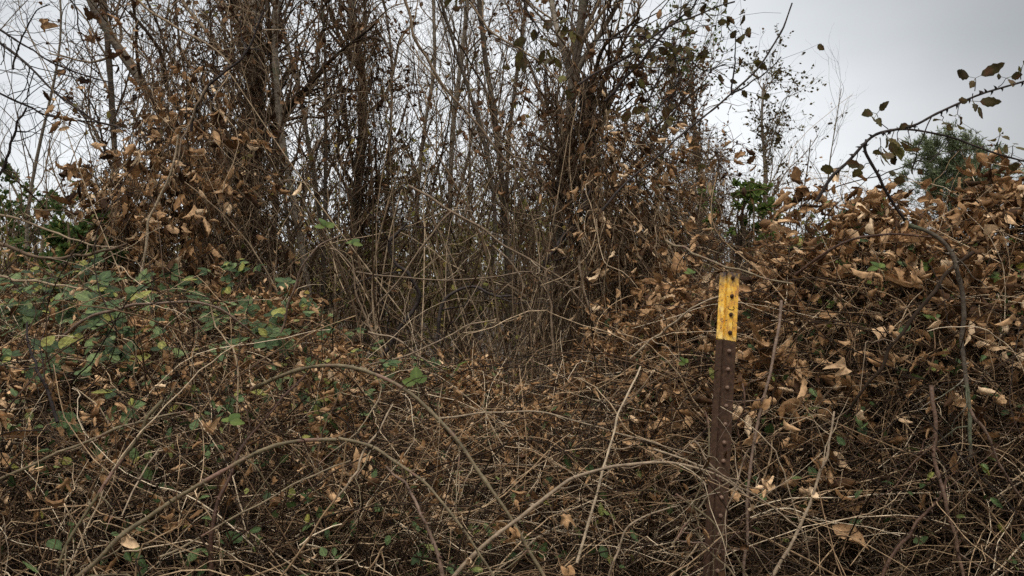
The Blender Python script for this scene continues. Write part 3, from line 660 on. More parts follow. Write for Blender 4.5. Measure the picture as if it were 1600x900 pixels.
def clumpy(g, px, s, k):
    """thins the scatter into clumps and gaps"""
    v = np.sin(px / 41. + 5 * s + k) * np.sin(px / 67. - 9 * s + 2 * k) + .6 * np.sin(px / 19. + 14 * s) * np.sin(px / 29. - 17 * s + k)
    return g.random(len(px)) < .5 + .6 * v

def tangle(label, x0, x1, seed, n_cane, n_mid, n_fine, n_leaf, n_green, leafcol=(1.3, 1.), lsz=(.018, .05), deep=.30, bare=.12):
    g = np.random.default_rng(seed); o = np.array([X((x0 + x1) / 2, 2), 2, 0])
    root = thing('bramble_thicket', o, label, 'brambles', kind='stuff')
    def pts(n, dp, k=0., off=0.):
        px = g.uniform(x0 - 30, x1 + 30, n * 2); s = g.random(n * 2); m = clumpy(g, px, s, k); px = px[m][:n]; s = s[m][:n]
        p = surf(px, s); p[:, 2] -= off + g.exponential(dp, len(px))
        p[:, 2] = np.where(p[:, 2] < .02, g.uniform(.02, .9, len(px)), p[:, 2]); return p
    B = Buf()
    p = pts(n_cane, deep, .0, .02); n = len(p); d = g.normal(size=(n, 3)) * np.array([.9, .3, 1.05]); d[:, 2] = np.abs(d[:, 2]) * g.choice([1, 1, -1], n)
    q = strands(g, p, d, g.uniform(.22, .85, n), 20, .5, .05, .35, .035); r = g.uniform(.0009, .0024, n)
    q[..., 1] = np.maximum(q[..., 1], 1.12 + .1 * g.random((n, 1))); k_ = below_top(g, q, .11); q = q[k_]; r = r[k_]; n = len(q)
    B.tubes(q, r[:, None] * np.linspace(1, .45, 20)[None], g, 5, var=g.random(n) ** 1.25, rough=.06)
    p = pts(n_mid, deep * .9, 1., .0); n = len(p); d = g.normal(size=(n, 3)) * np.array([.9, .35, 1.1])
    q = strands(g, p, d, g.uniform(.12, .42, n), 12, .65, .09, .25, .07); q[..., 1] = np.maximum(q[..., 1], 1.15); q = q[below_top(g, q, .08)]; n = len(q)
    B.tubes(q, g.uniform(.0006, .0016, n)[:, None] * np.linspace(1, .5, 12)[None], g, 4, var=g.random(n) ** 1.3)
    p = pts(n_fine, deep * .6, 2., .0); n = len(p); d = g.normal(size=(n, 3)) * np.array([1, .5, 1])
    q = strands(g, p, d, g.uniform(.05, .26, n), 8, .8, .15, .2, .16); q[..., 1] = np.maximum(q[..., 1], 1.18); q = q[below_top(g, q, .06)]; n = len(q)
    B.tubes(q, g.uniform(.0005, .0011, n)[:, None] * np.linspace(1, .6, 8)[None], g, 3, var=g.random(n) ** 1.2)
    part(B, 'stems', M['twig'], root, o)
    # dead leaves caught in the upper layer, in clusters
    nc = n_leaf // 5; px = g.uniform(x0 - 20, x1 + 20, nc * 2); s = g.beta(leafcol[0], leafcol[1], nc * 2); m = clumpy(g, px, s, 3.); m &= g.random(nc * 2) < bare + s * 1.6
    px = px[m]; s = s[m]; c = surf(px, s); c[:, 2] -= g.exponential(.07, len(px)) - .06; c[:, 1] += g.exponential(.03, len(px)) - .05
    i = g.integers(0, len(c), n_leaf); p = c[i] + g.normal(size=(n_leaf, 3)) * .032; p[:, 1] = np.maximum(p[:, 1], 1.17)
    d = g.normal(size=(n_leaf, 3)) * np.array([1, .8, .6]) + np.array([0, 0, -.55]); vc = g.random(len(c))
    b = Buf(); b.leaves(T_DRY, p, rot_from(g, d, .15), g.uniform(*lsz, n_leaf) * (1 + .3 * (g.random(n_leaf) < .12)), g, var=np.clip(.55 * vc[i] + .5 * g.random(n_leaf), 0, 1)); part(b, 'dry_leaves', M['dry'], root, o)
    # near-black leaf layer added lower down as backing, painting the gaps in shade
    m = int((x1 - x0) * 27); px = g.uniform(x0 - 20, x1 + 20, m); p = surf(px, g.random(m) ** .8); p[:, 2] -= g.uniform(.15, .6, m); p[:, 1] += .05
    b = Buf(); b.leaves(T_DRY, p, rot_from(g, g.normal(size=(m, 3)), .3), g.uniform(.04, .09, m), g, var=g.random(m) * .6); part(b, 'gap_shade_leaves', M['gap_shade'], root, o)
    if n_green:
        px = g.uniform(x0 - 20, x1 + 20, n_green); p = surf(px, g.random(n_green)); p[:, 2] -= g.exponential(.06, n_green)
        b = Buf(); p[:, 2] += .05; p[:, 1] -= .03; b.leaves(T_OLIVE, p, rot_from(g, g.normal(size=(n_green, 3)) + np.array([0, -.5, 0]), .6), g.uniform(.014, .036, n_green), g); part(b, 'green_leaves', M['green'], root, o)
    return root
tangle('low bramble tangle across the left with brown and green leaves', -150, 520, 201, 1900, 5600, 6200, 6300, 900, (1.6, 1.0), (.013, .042), bare=.12)
tangle('low bramble tangle of thin brown stems in the centre below the clearing', 520, 1010, 202, 1900, 5200, 5500, 5000, 500, (1.5, .9), (.012, .038), bare=.12)
tangle('tall bramble mound behind and right of the fence post, heaped with dead leaves', 1010, 1750, 203, 3400, 7000, 6000, 5600, 520, (1.8, 1.0), (.016, .064), deep=.32, bare=.10)

# floor tangle filling the dim understorey behind the thicket
def understorey():
    g = np.random.default_rng(61); n = 1500; px = g.uniform(-100, 1090, n); Y = g.uniform(3.4, 7.5, n)
    p = np.stack([X(px, Y), Y, g.uniform(0, 1.7, n) * g.random(n) ** .3], -1); d = g.normal(size=(n, 3)) * np.array([.8, .5, 1.1])
    q = strands(g, p, d, g.uniform(.4, 1.6, n) * np.where(px > 960, .6, 1), 14, .5, .07, .15, .04); q[..., 2] = np.maximum(q[..., 2], .01)
    q = q[((q[..., 0] / q[..., 1] * F + 800).max(1) < 1200) & (q[..., 1].min(1) > 2.)]; n = len(q)
    B = Buf(); B.tubes(q, g.uniform(.0015, .0045, n)[:, None] * np.linspace(1, .5, 14)[None], g, 4, var=g.random(n) ** 1.2)
    m = 5000; tp, tr = spawn(g, q, np.full((n, 14), .002), m, 0, 1, lambda i, t: g.uniform(.1, .45, m), (.4, 1.3), 7, .5, .1, 0, .1); B.tubes(tp, tr, g, 3, var=g.random(m))
    n2 = 330; px = g.uniform(430, 1050, n2); Y = g.uniform(2.75, 6.0, n2); q = strands(g, np.stack([X(px, Y), Y, np.zeros(n2)], -1), g.normal(size=(n2, 3)) * np.array([.22, .2, 0]) + np.array([0, 0, 1]), g.uniform(.8, 2.6, n2), 18, .2, .05)
    q = q[((q[..., 0] / q[..., 1] * F + 800).max(1) < 1130) & (q[..., 1].min(1) > 1.9)]; n2 = len(q)      # none leans out over the mound or towards the viewer
    B.tubes(q, g.uniform(.002, .007, n2)[:, None] * np.linspace(1, .4, 18)[None], g, 5, var=g.random(n2) ** .8)
    o = np.array([0, 5, 0.]); root = thing('vine_tangle', o, 'dim tangle of looping vine stems filling the understorey behind the brambles', 'vines', kind='stuff')
    part(B, 'stems', M['vine'], root, o)
    m = 9000; i = g.integers(0, len(tp), m); pos, T = at_param(tp, i, g.uniform(0, 1, m))
    b = Buf(); b.leaves(T_SMALL, pos, rot_from(g, g.normal(size=(m, 3))), g.uniform(.02, .05, m), g, var=g.random(m) ** .7); part(b, 'leaves', M['far'], root, o)
understorey()

# ============================================================ TRACED CANES AND BRANCHES
def cane(name, label, px, wpx, mat, seed, cat='cane', side=0, sl=.15, leaves=0, leafmat='dry', thorns=0, taper=.6, group=None, n=48, lsz=(.03, .05), var=None, jitter=.004, tmpl=None):
    g = np.random.default_rng(seed); p = np.array([P(*q) for q in px]); q = jit(g, smooth(p, n), jitter)
    Ym = float(np.mean([k[2] for k in px])); r0 = wpx / 2 / F * Ym; rad = r0 * np.linspace(1, taper, n) * (1 + .08 * g.normal(size=n)); kn = g.normal(size=(12, 3)); q = q + np.stack([np.interp(np.linspace(0, 11, n), np.arange(12), kn[:, c_]) for c_ in range(3)], -1) * r0 * .6; thorns = thorns or (9 if name == 'bramble_cane' and wpx > 4.2 else 0)
    if n > 20: rad[:: 7] *= 1.14
    o = p[0].copy(); b = Buf(); b.tubes(q, rad, g, 8, var=None if var is None else np.array([var]), rough=.04)
    if side:
        sp_, sr = spawn(g, q[None], rad[None], side, .08, .97, lambda i, t: sl * g.uniform(.3, 1.5, side), (.5, 1.2), 9, .4, .07, .1, .1, rscale=.5)
        b.tubes(sp_, sr, g, 4)
        src = sp_
    else: src = q[None]
    if thorns:
        t = g.uniform(.02, .98, thorns); i = np.zeros(thorns, int); pp, T = at_param(q[None], i, t); sd_ = nrm(np.cross(T, g.normal(size=(thorns, 3))))
        st = np.stack([pp + sd_ * r0 * .6, pp + sd_ * r0 * 1.6 - T * r0 * .3, pp + sd_ * r0 * 2.3 - T * r0 * .9], 1)
        b.tubes(st, np.tile(np.array([.7, .35, .05]) * r0, (thorns, 1)), g, 4)
    if not leaves:
        ob = link(name, b.mesh(name, M[mat], o)); ob.location = o; return tag(ob, label, cat, group)
    root = thing(name, o, label, cat, group); part(b, 'stem', M[mat], root, o)
    i = g.integers(0, len(src), leaves); pos, T = at_param(src, i, g.uniform(.4, 1, leaves) if side else g.random(leaves))
    d = nrm(T * .6 + g.normal(size=(leaves, 3)) * .7 + np.array([0, 0, -.6]))
    b = Buf(); b.leaves(tmpl or (T_OLIVE if leafmat != 'dry' else T_DRY), pos, rot_from(g, d, .2), g.uniform(*lsz, leaves), g); part(b, 'leaves', M[leafmat], root, o)
    return root
G1 = 'bramble canes traced over the thicket'
cane('bramble_cane', 'dark purple cane arching over the leaves at middle left', [(95, 525, 1.9), (130, 500, 1.9), (180, 482, 1.9), (240, 472, 1.9), (300, 472, 1.9), (350, 485, 1.92), (385, 508, 1.95), (405, 530, 2)], 5, 'cane_red', 1)
cane('bramble_cane', 'thick olive cane rising from lower left to a long arch in the foreground', [(60, 945, 1.15), (150, 880, 1.17), (215, 820, 1.2), (280, 775, 1.22), (330, 743, 1.23), (400, 706, 1.25), (470, 685, 1.26), (530, 682, 1.27)], 7.5, 'cane_olive', 2, side=3, thorns=14, taper=.8)
cane('bramble_cane', 'brown-green cane falling right from the foreground arch to the bottom edge', [(528, 682, 1.28), (590, 700, 1.27), (650, 742, 1.25), (700, 795, 1.22), (740, 855, 1.2), (775, 925, 1.17)], 5.5, 'cane_olive', 3, side=3, thorns=8)
cane('bramble_cane', 'pale brown cane arching from the bottom centre to the fence post', [(690, 925, 1.2), (740, 870, 1.22), (800, 815, 1.25), (870, 762, 1.28), (930, 727, 1.3), (980, 710, 1.31), (1040, 709, 1.31), (1090, 722, 1.3), (1130, 742, 1.3), (1172, 775, 1.3)], 7, 'cane_pale', 4, side=3, thorns=10, taper=.5, var=.2)
cane('bramble_cane', 'dark red cane slanting up from lower left to the middle of the left brambles', [(330, 900, 1.22), (335, 830, 1.24), (352, 760, 1.28), (375, 700, 1.33), (410, 655, 1.4), (450, 610, 1.5), (475, 585, 1.55)], 7, 'cane_red', 5, side=2, taper=.45)
cane('bramble_cane', 'long olive cane sweeping from left of centre down right to the bottom', [(395, 605, 1.55), (440, 588, 1.52), (490, 577, 1.5), (545, 579, 1.48), (600, 592, 1.45), (655, 622, 1.42), (705, 668, 1.38), (750, 725, 1.34), (790, 785, 1.3), (835, 850, 1.27), (870, 915, 1.24)], 6.5, 'cane_olive', 6, side=5, thorns=12, taper=.8)
cane('bramble_cane', 'reddish cane steep in the lower centre, left of the pale arch foot', [(700, 920, 1.2), (685, 868, 1.22), (665, 815, 1.24), (640, 765, 1.27), (608, 725, 1.3)], 7, 'cane_red', 7, taper=.5, var=.9)
cane('bramble_cane', 'bleached straight cane running up from lower centre beside the dead leaf', [(902, 880, 1.27), (925, 800, 1.3), (945, 735, 1.34), (970, 665, 1.4), (990, 620, 1.46), (1010, 575, 1.55)], 4.5, 'cane_pale', 8, side=3, var=.8)
cane('bramble_cane', 'brown rough cane hanging vertically just right of the fence post', [(1222, 470, 1.5), (1212, 540, 1.46), (1200, 600, 1.42), (1188, 660, 1.4), (1178, 715, 1.38), (1172, 770, 1.36), (1172, 840, 1.34), (1168, 925, 1.32)], 5, 'cane_red', 9, side=5, taper=.9, var=.95)
cane('bramble_cane', 'grey vine bending over and dropping straight down at far right', [(1420, 350, 1.6), (1455, 362, 1.58), (1485, 385, 1.56), (1500, 420, 1.55), (1506, 480, 1.54), (1508, 550, 1.53), (1512, 640, 1.5), (1508, 720, 1.48)], 7, 'bark', 10, side=4, taper=.8)
cane('bramble_cane', 'dark stout stem slanting from upper right down to the middle of the mound', [(1520, 395, 1.62), (1480, 430, 1.62), (1440, 478, 1.6), (1405, 525, 1.6), (1380, 565, 1.6), (1345, 615, 1.62), (1320, 650, 1.65)], 6, 'bark_twig', 11, side=3, taper=.8)
cane('bramble_cane', 'thick brown upright stem low at far right', [(1455, 600, 1.5), (1460, 650, 1.48), (1462, 720, 1.46), (1475, 790, 1.42), (1495, 860, 1.4), (1505, 920, 1.38)], 7, 'cane_red', 12, side=4, var=.7)
cane('bramble_cane', 'thin straight cane slanting down to the right edge', [(1515, 640, 1.42), (1545, 690, 1.42), (1575, 735, 1.42), (1620, 790, 1.42)], 5, 'cane_red', 13, var=.9)
cane('bramble_cane', 'pale stem slanting up from the bottom right toward the dead flower head', [(1205, 905, 1.34), (1235, 850, 1.36), (1258, 795, 1.38), (1275, 745, 1.4), (1290, 690, 1.42), (1297, 640, 1.45)], 5.5, 'cane_pale', 14, side=4, var=.3)
cane('bramble_cane', 'stem rising from bottom right edge to the reddish fork', [(1375, 905, 1.4), (1400, 860, 1.42), (1430, 820, 1.44), (1455, 780, 1.45), (1470, 740, 1.46)], 6, 'cane_red', 15, side=3, var=.5)
cane('bramble_cane', 'pale twin stem passing left of the yellow post top', [(985, 560, 1.75), (1030, 520, 1.7), (1065, 490, 1.66), (1095, 472, 1.64), (1126, 460, 1.62)], 4, 'cane_pale', 16, side=3, var=.8)
cane('bramble_cane', 'greenish brown cane running just above the top of the post', [(1040, 375, 1.9), (1080, 395, 1.85), (1125, 412, 1.8), (1165, 425, 1.75), (1200, 438, 1.72), (1240, 446, 1.7)], 4, 'cane_olive', 17, side=2)
cane('bramble_cane', 'smooth brown cane lying in an arc across the upper right mound', [(1245, 428, 1.75), (1285, 400, 1.7), (1330, 378, 1.68), (1380, 369, 1.66), (1430, 368, 1.65), (1480, 378, 1.65)], 4.5, 'cane_red', 18, side=3, var=.4)
cane('bramble_cane', 'pair of thin stems crossing in front of the lower fence post', [(1020, 700, 1.26), (1075, 718, 1.26), (1120, 738, 1.25), (1160, 760, 1.25), (1200, 790, 1.25), (1250, 830, 1.25)], 3.5, 'cane_pale', 19, side=2, var=.5)
cane('bramble_cane', 'thin stem slanting across the foot of the fence post', [(1055, 770, 1.26), (1090, 800, 1.25), (1120, 832, 1.24), (1150, 870, 1.23), (1175, 915, 1.22)], 3.6, 'cane_olive', 20, side=2)
cane('bramble_cane', 'slim stem rising from the left to the middle of the post shaft', [(1050, 850, 1.26), (1085, 800, 1.26), (1115, 768, 1.26), (1143, 752, 1.26)], 3.5, 'cane_olive', 21, side=2)
cane('bramble_cane', 'bowed green cane crossing low at left', [(-20, 760, 1.3), (60, 715, 1.3), (140, 680, 1.32), (220, 655, 1.35), (300, 642, 1.4)], 5, 'cane_olive', 22, side=5, thorns=8)
cane('bramble_cane', 'dark cane curving steeply from mid left down to the bottom', [(250, 625, 1.35), (215, 680, 1.32), (175, 740, 1.28), (130, 800, 1.24), (95, 880, 1.2)], 6.5, 'cane_olive', 23, side=2, var=0)
cane('bramble_cane', 'blackish stem forked under the green leaves at the left edge', [(90, 660, 1.3), (75, 610, 1.32), (55, 560, 1.35), (40, 500, 1.4)], 5, 'cane_dark', 24, side=3)
cane('bramble_cane', 'pale thin cane standing up through the dead vine at left', [(218, 460, 2.6), (225, 400, 2.6), (235, 345, 2.6), (250, 310, 2.6), (268, 270, 2.6), (280, 215, 2.6)], 4, 'cane_pale', 25, var=.9, side=3)
cane('bramble_cane', 'reddish cane curving up into the sprig of green leaves left of centre', [(440, 520, 2.), (450, 480, 2.), (465, 445, 2.), (480, 415, 2.), (510, 385, 2.), (545, 370, 2.)], 3.6, 'cane_red', 26, var=1)
cane('bramble_cane', 'straight pale stick leaning left in the lower left centre', [(530, 775, 1.25), (570, 720, 1.27), (600, 670, 1.3), (622, 640, 1.33)], 4, 'cane_pale', 27, var=.5)
cane('bramble_cane', 'low yellow-green cane running across the bottom left', [(250, 870, 1.2), (320, 840, 1.2), (400, 795, 1.2), (470, 755, 1.22), (545, 722, 1.25)], 3.6, 'cane_olive', 28, side=3)
cane('bramble_cane', 'thin curved cane low right of centre hooking over to the left', [(950, 905, 1.3), (965, 850, 1.3), (985, 820, 1.3), (1015, 800, 1.3), (1060, 790, 1.3)], 3.6, 'cane_pale', 29, side=2, var=.4)
cane('bramble_cane', 'pale branch snaking level across the upper centre of the thicket', [(680, 655, 1.6), (760, 645, 1.6), (840, 640, 1.6), (890, 650, 1.6), (960, 672, 1.6), (1080, 705, 1.6)], 3, 'cane_pale', 30, side=3, var=.5)

for k, (a, b_, c_, lb) in enumerate([((1075, 905), (1115, 860), (1165, 800), 'brown stem leaning up across the post foot'), ((1085, 690), (1130, 735), (1190, 745), 'thin stem looped across the middle of the post shaft'),
        ((1150, 905), (1120, 850), (1098, 770), 'stem caught against the left side of the post foot'), ((1060, 845), (1120, 850), (1200, 862), 'level straw-brown stem low across the post'), ((1170, 700), (1135, 800), (1110, 900), 'slender stem hanging down the post face'),
        ((1100, 640), (1108, 720), (1092, 810), 'thin upright stem brushing the left edge of the post shaft'), ((1160, 600), (1152, 660), (1166, 730), 'thin upright stem brushing the right edge of the post shaft')]):
    cane('bramble_cane', lb, [(*a, 1.26), (*b_, 1.245), (*c_, 1.26)], 2.6 + .4 * (k % 3), ('cane_red', 'cane_pale', 'cane_olive')[k % 3], 700 + k, side=5, sl=.1, leaves=4, lsz=(.015, .028), jitter=.012)

# looping stems in the dim gap
G2 = 'looping stems in the clearing'
cane('climbing_vine', 'long pale stem falling from centre top down through the clearing', [(628, -10, 3.4), (640, 30, 3.4), (655, 75, 3.4), (690, 130, 3.4), (720, 165, 3.4), (752, 200, 3.4), (785, 245, 3.4), (815, 275, 3.4), (842, 305, 3.4)], 5, 'bark_twig', 31, 'vine', side=8, sl=.3)
cane('climbing_vine', 'grey branch slanting across upper centre with few twigs', [(735, 5, 3.5), (765, 45, 3.5), (800, 68, 3.5), (840, 92, 3.5), (880, 130, 3.5)], 3.5, 'bark_twig', 32, 'branch', side=8, sl=.3)
cane('climbing_vine', 'pale stem making an elbow at the middle of the clearing, falling left', [(705, 330, 2.9), (680, 360, 2.9), (650, 395, 2.9), (630, 430, 2.9), (600, 462, 2.9), (580, 490, 2.9), (565, 530, 2.9)], 3.5, 'cane_pale', 33, 'vine', side=5, sl=.2, var=.1)
cane('climbing_vine', 'long arched stem from the elbow sweeping right and down', [(640, 290, 2.9), (700, 328, 2.9), (745, 355, 2.9), (785, 385, 2.9), (830, 412, 2.9), (870, 440, 2.9), (910, 480, 2.9), (940, 530, 2.9)], 4.2, 'cane_pale', 34, 'vine', side=6, sl=.25, var=.0)
cane('climbing_vine', 'thin pale stem dropping in an S right of the clearing centre', [(770, 385, 2.8), (800, 410, 2.8), (820, 440, 2.8), (815, 470, 2.8), (825, 500, 2.8)], 3, 'cane_pale', 35, 'vine', side=3, var=.1)
cane('climbing_vine', 'pale upright stem in the dark right part of the clearing', [(860, 600, 2.6), (862, 540, 2.6), (858, 480, 2.6), (850, 430, 2.6), (862, 415, 2.6)], 4.5, 'cane_pale', 36, 'vine', side=3, var=.0)
cane('climbing_vine', 'curving pale stem falling to the thicket right of the clearing', [(905, 400, 2.5), (912, 440, 2.5), (920, 490, 2.5), (930, 530, 2.5), (950, 560, 2.5), (965, 590, 2.5)], 4, 'cane_pale', 37, 'vine', side=4, var=.2)
cane('climbing_vine', 'dark crooked stem low in the middle of the clearing', [(600, 560, 3.2), (625, 510, 3.2), (650, 470, 3.2), (640, 430, 3.2), (612, 410, 3.2), (608, 380, 3.2), (640, 350, 3.2)], 7, 'cane_dark', 38, 'vine', side=5, sl=.25)
cane('climbing_vine', 'dark hooked stem beside the crooked one', [(680, 560, 3.2), (685, 500, 3.2), (700, 462, 3.2), (735, 450, 3.2), (770, 460, 3.2), (800, 465, 3.2)], 6, 'cane_dark', 39, 'vine', side=5, sl=.25)
cane('climbing_vine', 'thick dark limb rising right into the forking tree', [(845, 425, 3.6), (870, 385, 3.6), (895, 355, 3.6), (915, 315, 3.6), (935, 295, 3.6)], 9, 'cane_dark', 40, 'branch', side=5, sl=.3)
cane('climbing_vine', 'slender horizontal stem running across the clearing', [(555, 425, 2.9), (620, 432, 2.9), (690, 436, 2.9), (770, 432, 2.9), (830, 425, 2.9), (900, 448, 2.9), (945, 440, 2.9)], 2.6, 'cane_pale', 41, 'vine', side=5, var=.0)
cane('climbing_vine', 'pale zigzag branch rising in the left of the clearing', [(590, 535, 2.6), (560, 470, 2.6), (550, 420, 2.6), (530, 395, 2.6), (515, 390, 2.6)], 3.6, 'cane_pale', 42, 'vine', side=3, var=.0)
cane('climbing_vine', 'stem curving along the thicket edge below the clearing', [(575, 520, 2.4), (620, 530, 2.4), (660, 562, 2.4), (700, 585, 2.4), (740, 600, 2.4)], 3.4, 'cane_pale', 43, 'vine', side=3, var=.3)
cane('climbing_vine', 'tan sloping stem at the left foot of the clearing', [(530, 600, 2.2), (560, 575, 2.2), (620, 560, 2.2), (670, 540, 2.2), (700, 525, 2.2), (730, 510, 2.2), (775, 500, 2.2)], 3.4, 'cane_pale', 44, 'vine', side=3, var=.2)

# branches against the sky
cane('branch', 'long dark branch curving up to the sky right of centre, highest of the sky branches', [(940, 330, 2.6), (980, 285, 2.6), (1040, 232, 2.6), (1095, 185, 2.6), (1145, 143, 2.6), (1190, 100, 2.6), (1220, 52, 2.6), (1240, 8, 2.6)], 4, 'cane_dark', 45, 'branch', taper=.6)
cane('branch', 'shorter dark side branch below the long curving sky branch', [(1143, 147, 2.6), (1175, 128, 2.6), (1202, 108, 2.6), (1222, 88, 2.6)], 2.8, 'cane_dark', 46, 'branch')
cane('branch', 'small upright twig with a bud on the long curving sky branch', [(1143, 145, 2.6), (1147, 100, 2.6), (1149, 60, 2.6), (1155, 55, 2.6)], 2.6, 'cane_dark', 47, 'branch', n=14)
cane('branch', 'dark forked branch reaching right at the top edge', [(905, 130, 3.0), (950, 105, 3.0), (1000, 75, 3.0), (1045, 42, 3.0), (1095, 20, 3.0), (1148, 2, 3.0)], 4, 'cane_dark', 48, 'branch', side=14, sl=.2, leaves=26, leafmat='olive_leaf', lsz=(.035, .06))
cane('branch', 'steep dark branch leaving the top edge right of the forking tree', [(945, 160, 3.1), (985, 115, 3.1), (1025, 65, 3.1), (1060, 30, 3.1), (1085, 0, 3.1), (1100, -30, 3.1)], 4.5, 'cane_dark', 49, 'branch', side=14, sl=.2, leaves=22, leafmat='olive_leaf', lsz=(.035, .06))
cane('branch', 'arched twig hung with heart-shaped olive leaves beside the sky', [(925, 65, 3.2), (960, 58, 3.2), (1010, 55, 3.2), (1045, 75, 3.2), (1060, 110, 3.2), (1045, 150, 3.2), (1000, 200, 3.2)], 3, 'cane_dark', 50, 'branch', side=26, sl=.4, leaves=75, leafmat='olive_leaf', lsz=(.035, .06))
cane('branch', 'leafy twig dropping from the top edge near the picture centre', [(815, -15, 3.0), (825, 20, 3.0), (840, 45, 3.0), (835, 70, 3.0)], 3, 'cane_dark', 51, 'branch', side=10, sl=.2, leaves=42, leafmat='olive_leaf', lsz=(.045, .07))
cane('branch', 'leafy twig beside the sky over the green-tipped tree', [(1010, 160, 3.4), (1040, 110, 3.4), (1075, 90, 3.4), (1100, 110, 3.4), (1135, 100, 3.4)], 3, 'cane_dark', 52, 'branch', side=22, sl=.4, leaves=50, leafmat='olive_leaf', lsz=(.035, .06))
cane('branch', 'upper of the dark branches sweeping in from the left edge', [(-15, 35, 2.8), (40, 72, 2.8), (90, 102, 2.8), (140, 122, 2.8), (175, 130, 2.8)], 3.4, 'cane_dark', 53, 'branch', side=12, sl=.3)
cane('branch', 'middle dark branch sweeping in from the left edge to the vines', [(-15, 55, 2.8), (25, 85, 2.8), (60, 118, 2.8), (100, 155, 2.8), (150, 187, 2.8), (190, 196, 2.8)], 4.2, 'cane_dark', 54, 'branch', side=12, sl=.3)
cane('branch', 'lower dark branch bowed from the left edge', [(-15, 140, 2.8), (30, 160, 2.8), (70, 178, 2.8), (120, 187, 2.8), (170, 193, 2.8)], 3.4, 'cane_dark', 55, 'branch', side=12, sl=.3)
cane('branch', 'twig curling up from the left branches to the top edge', [(20, 110, 2.7), (30, 70, 2.7), (45, 40, 2.7), (60, 12, 2.7), (80, 0, 2.7)], 2.8, 'cane_dark', 56, 'branch', side=6, sl=.2)
cane('branch', 'fork of bare dark branch at the far left edge', [(-20, 290, 3.2), (5, 265, 3.2), (20, 220, 3.2), (30, 190, 3.2), (42, 165, 3.2)], 5, 'cane_dark', 57, 'branch', side=8, sl=.35)
cane('branch', 'brown wavy branch near the left edge above the green leaves', [(-20, 370, 2.5), (30, 392, 2.5), (70, 402, 2.5), (120, 402, 2.5), (160, 396, 2.5), (195, 390, 2.5)], 6, 'bark_twig', 58, 'branch', side=10, sl=.2)
cane('branch', 'thinner brown branch just above the wavy one at the left edge', [(-20, 330, 2.6), (30, 345, 2.6), (80, 365, 2.6), (140, 378, 2.6), (180, 382, 2.6)], 4, 'bark_twig', 59, 'branch', side=10, sl=.2)
cane('branch', 'straight brown branch low at the left edge among green leaves', [(-20, 428, 2.2), (40, 437, 2.2), (100, 444, 2.2), (150, 455, 2.2)], 4.5, 'bark_twig', 60, 'branch', side=5, sl=.12)
cane('branch', 'dark crooked branch rising in front of the vine heap at upper left', [(298, 205, 3), (305, 175, 3), (325, 135, 3), (345, 120, 3), (375, 95, 3), (395, 65, 3), (412, 20, 3)], 4.5, 'cane_dark', 61, 'branch', side=8, sl=.25)
cane('branch', 'pale forked twig hanging under the crooked branch', [(325, 135, 2.95), (305, 170, 2.95), (290, 205, 2.95), (280, 220, 2.95), (276, 258, 2.95)], 3.5, 'cane_pale', 62, 'branch', side=4, sl=.12, var=.2)
cane('branch', 'twig at the top left corner with dark ragged leaves', [(100, -15, 2.9), (118, 12, 2.9), (125, 40, 2.9), (135, 70, 2.9), (150, 110, 2.9)], 2.6, 'cane_dark', 63, 'branch', side=14, sl=.22, leaves=16, leafmat='dry_dark', lsz=(.03, .055), tmpl=T_DRYBIG)
cane('branch', 'grey branch crossing the treetop between leaning and dark trunks', [(200, -10, 3.6), (240, 20, 3.6), (290, 50, 3.6), (330, 75, 3.6), (365, 110, 3.6)], 4, 'bark_twig', 64, 'branch', side=18, sl=.35)

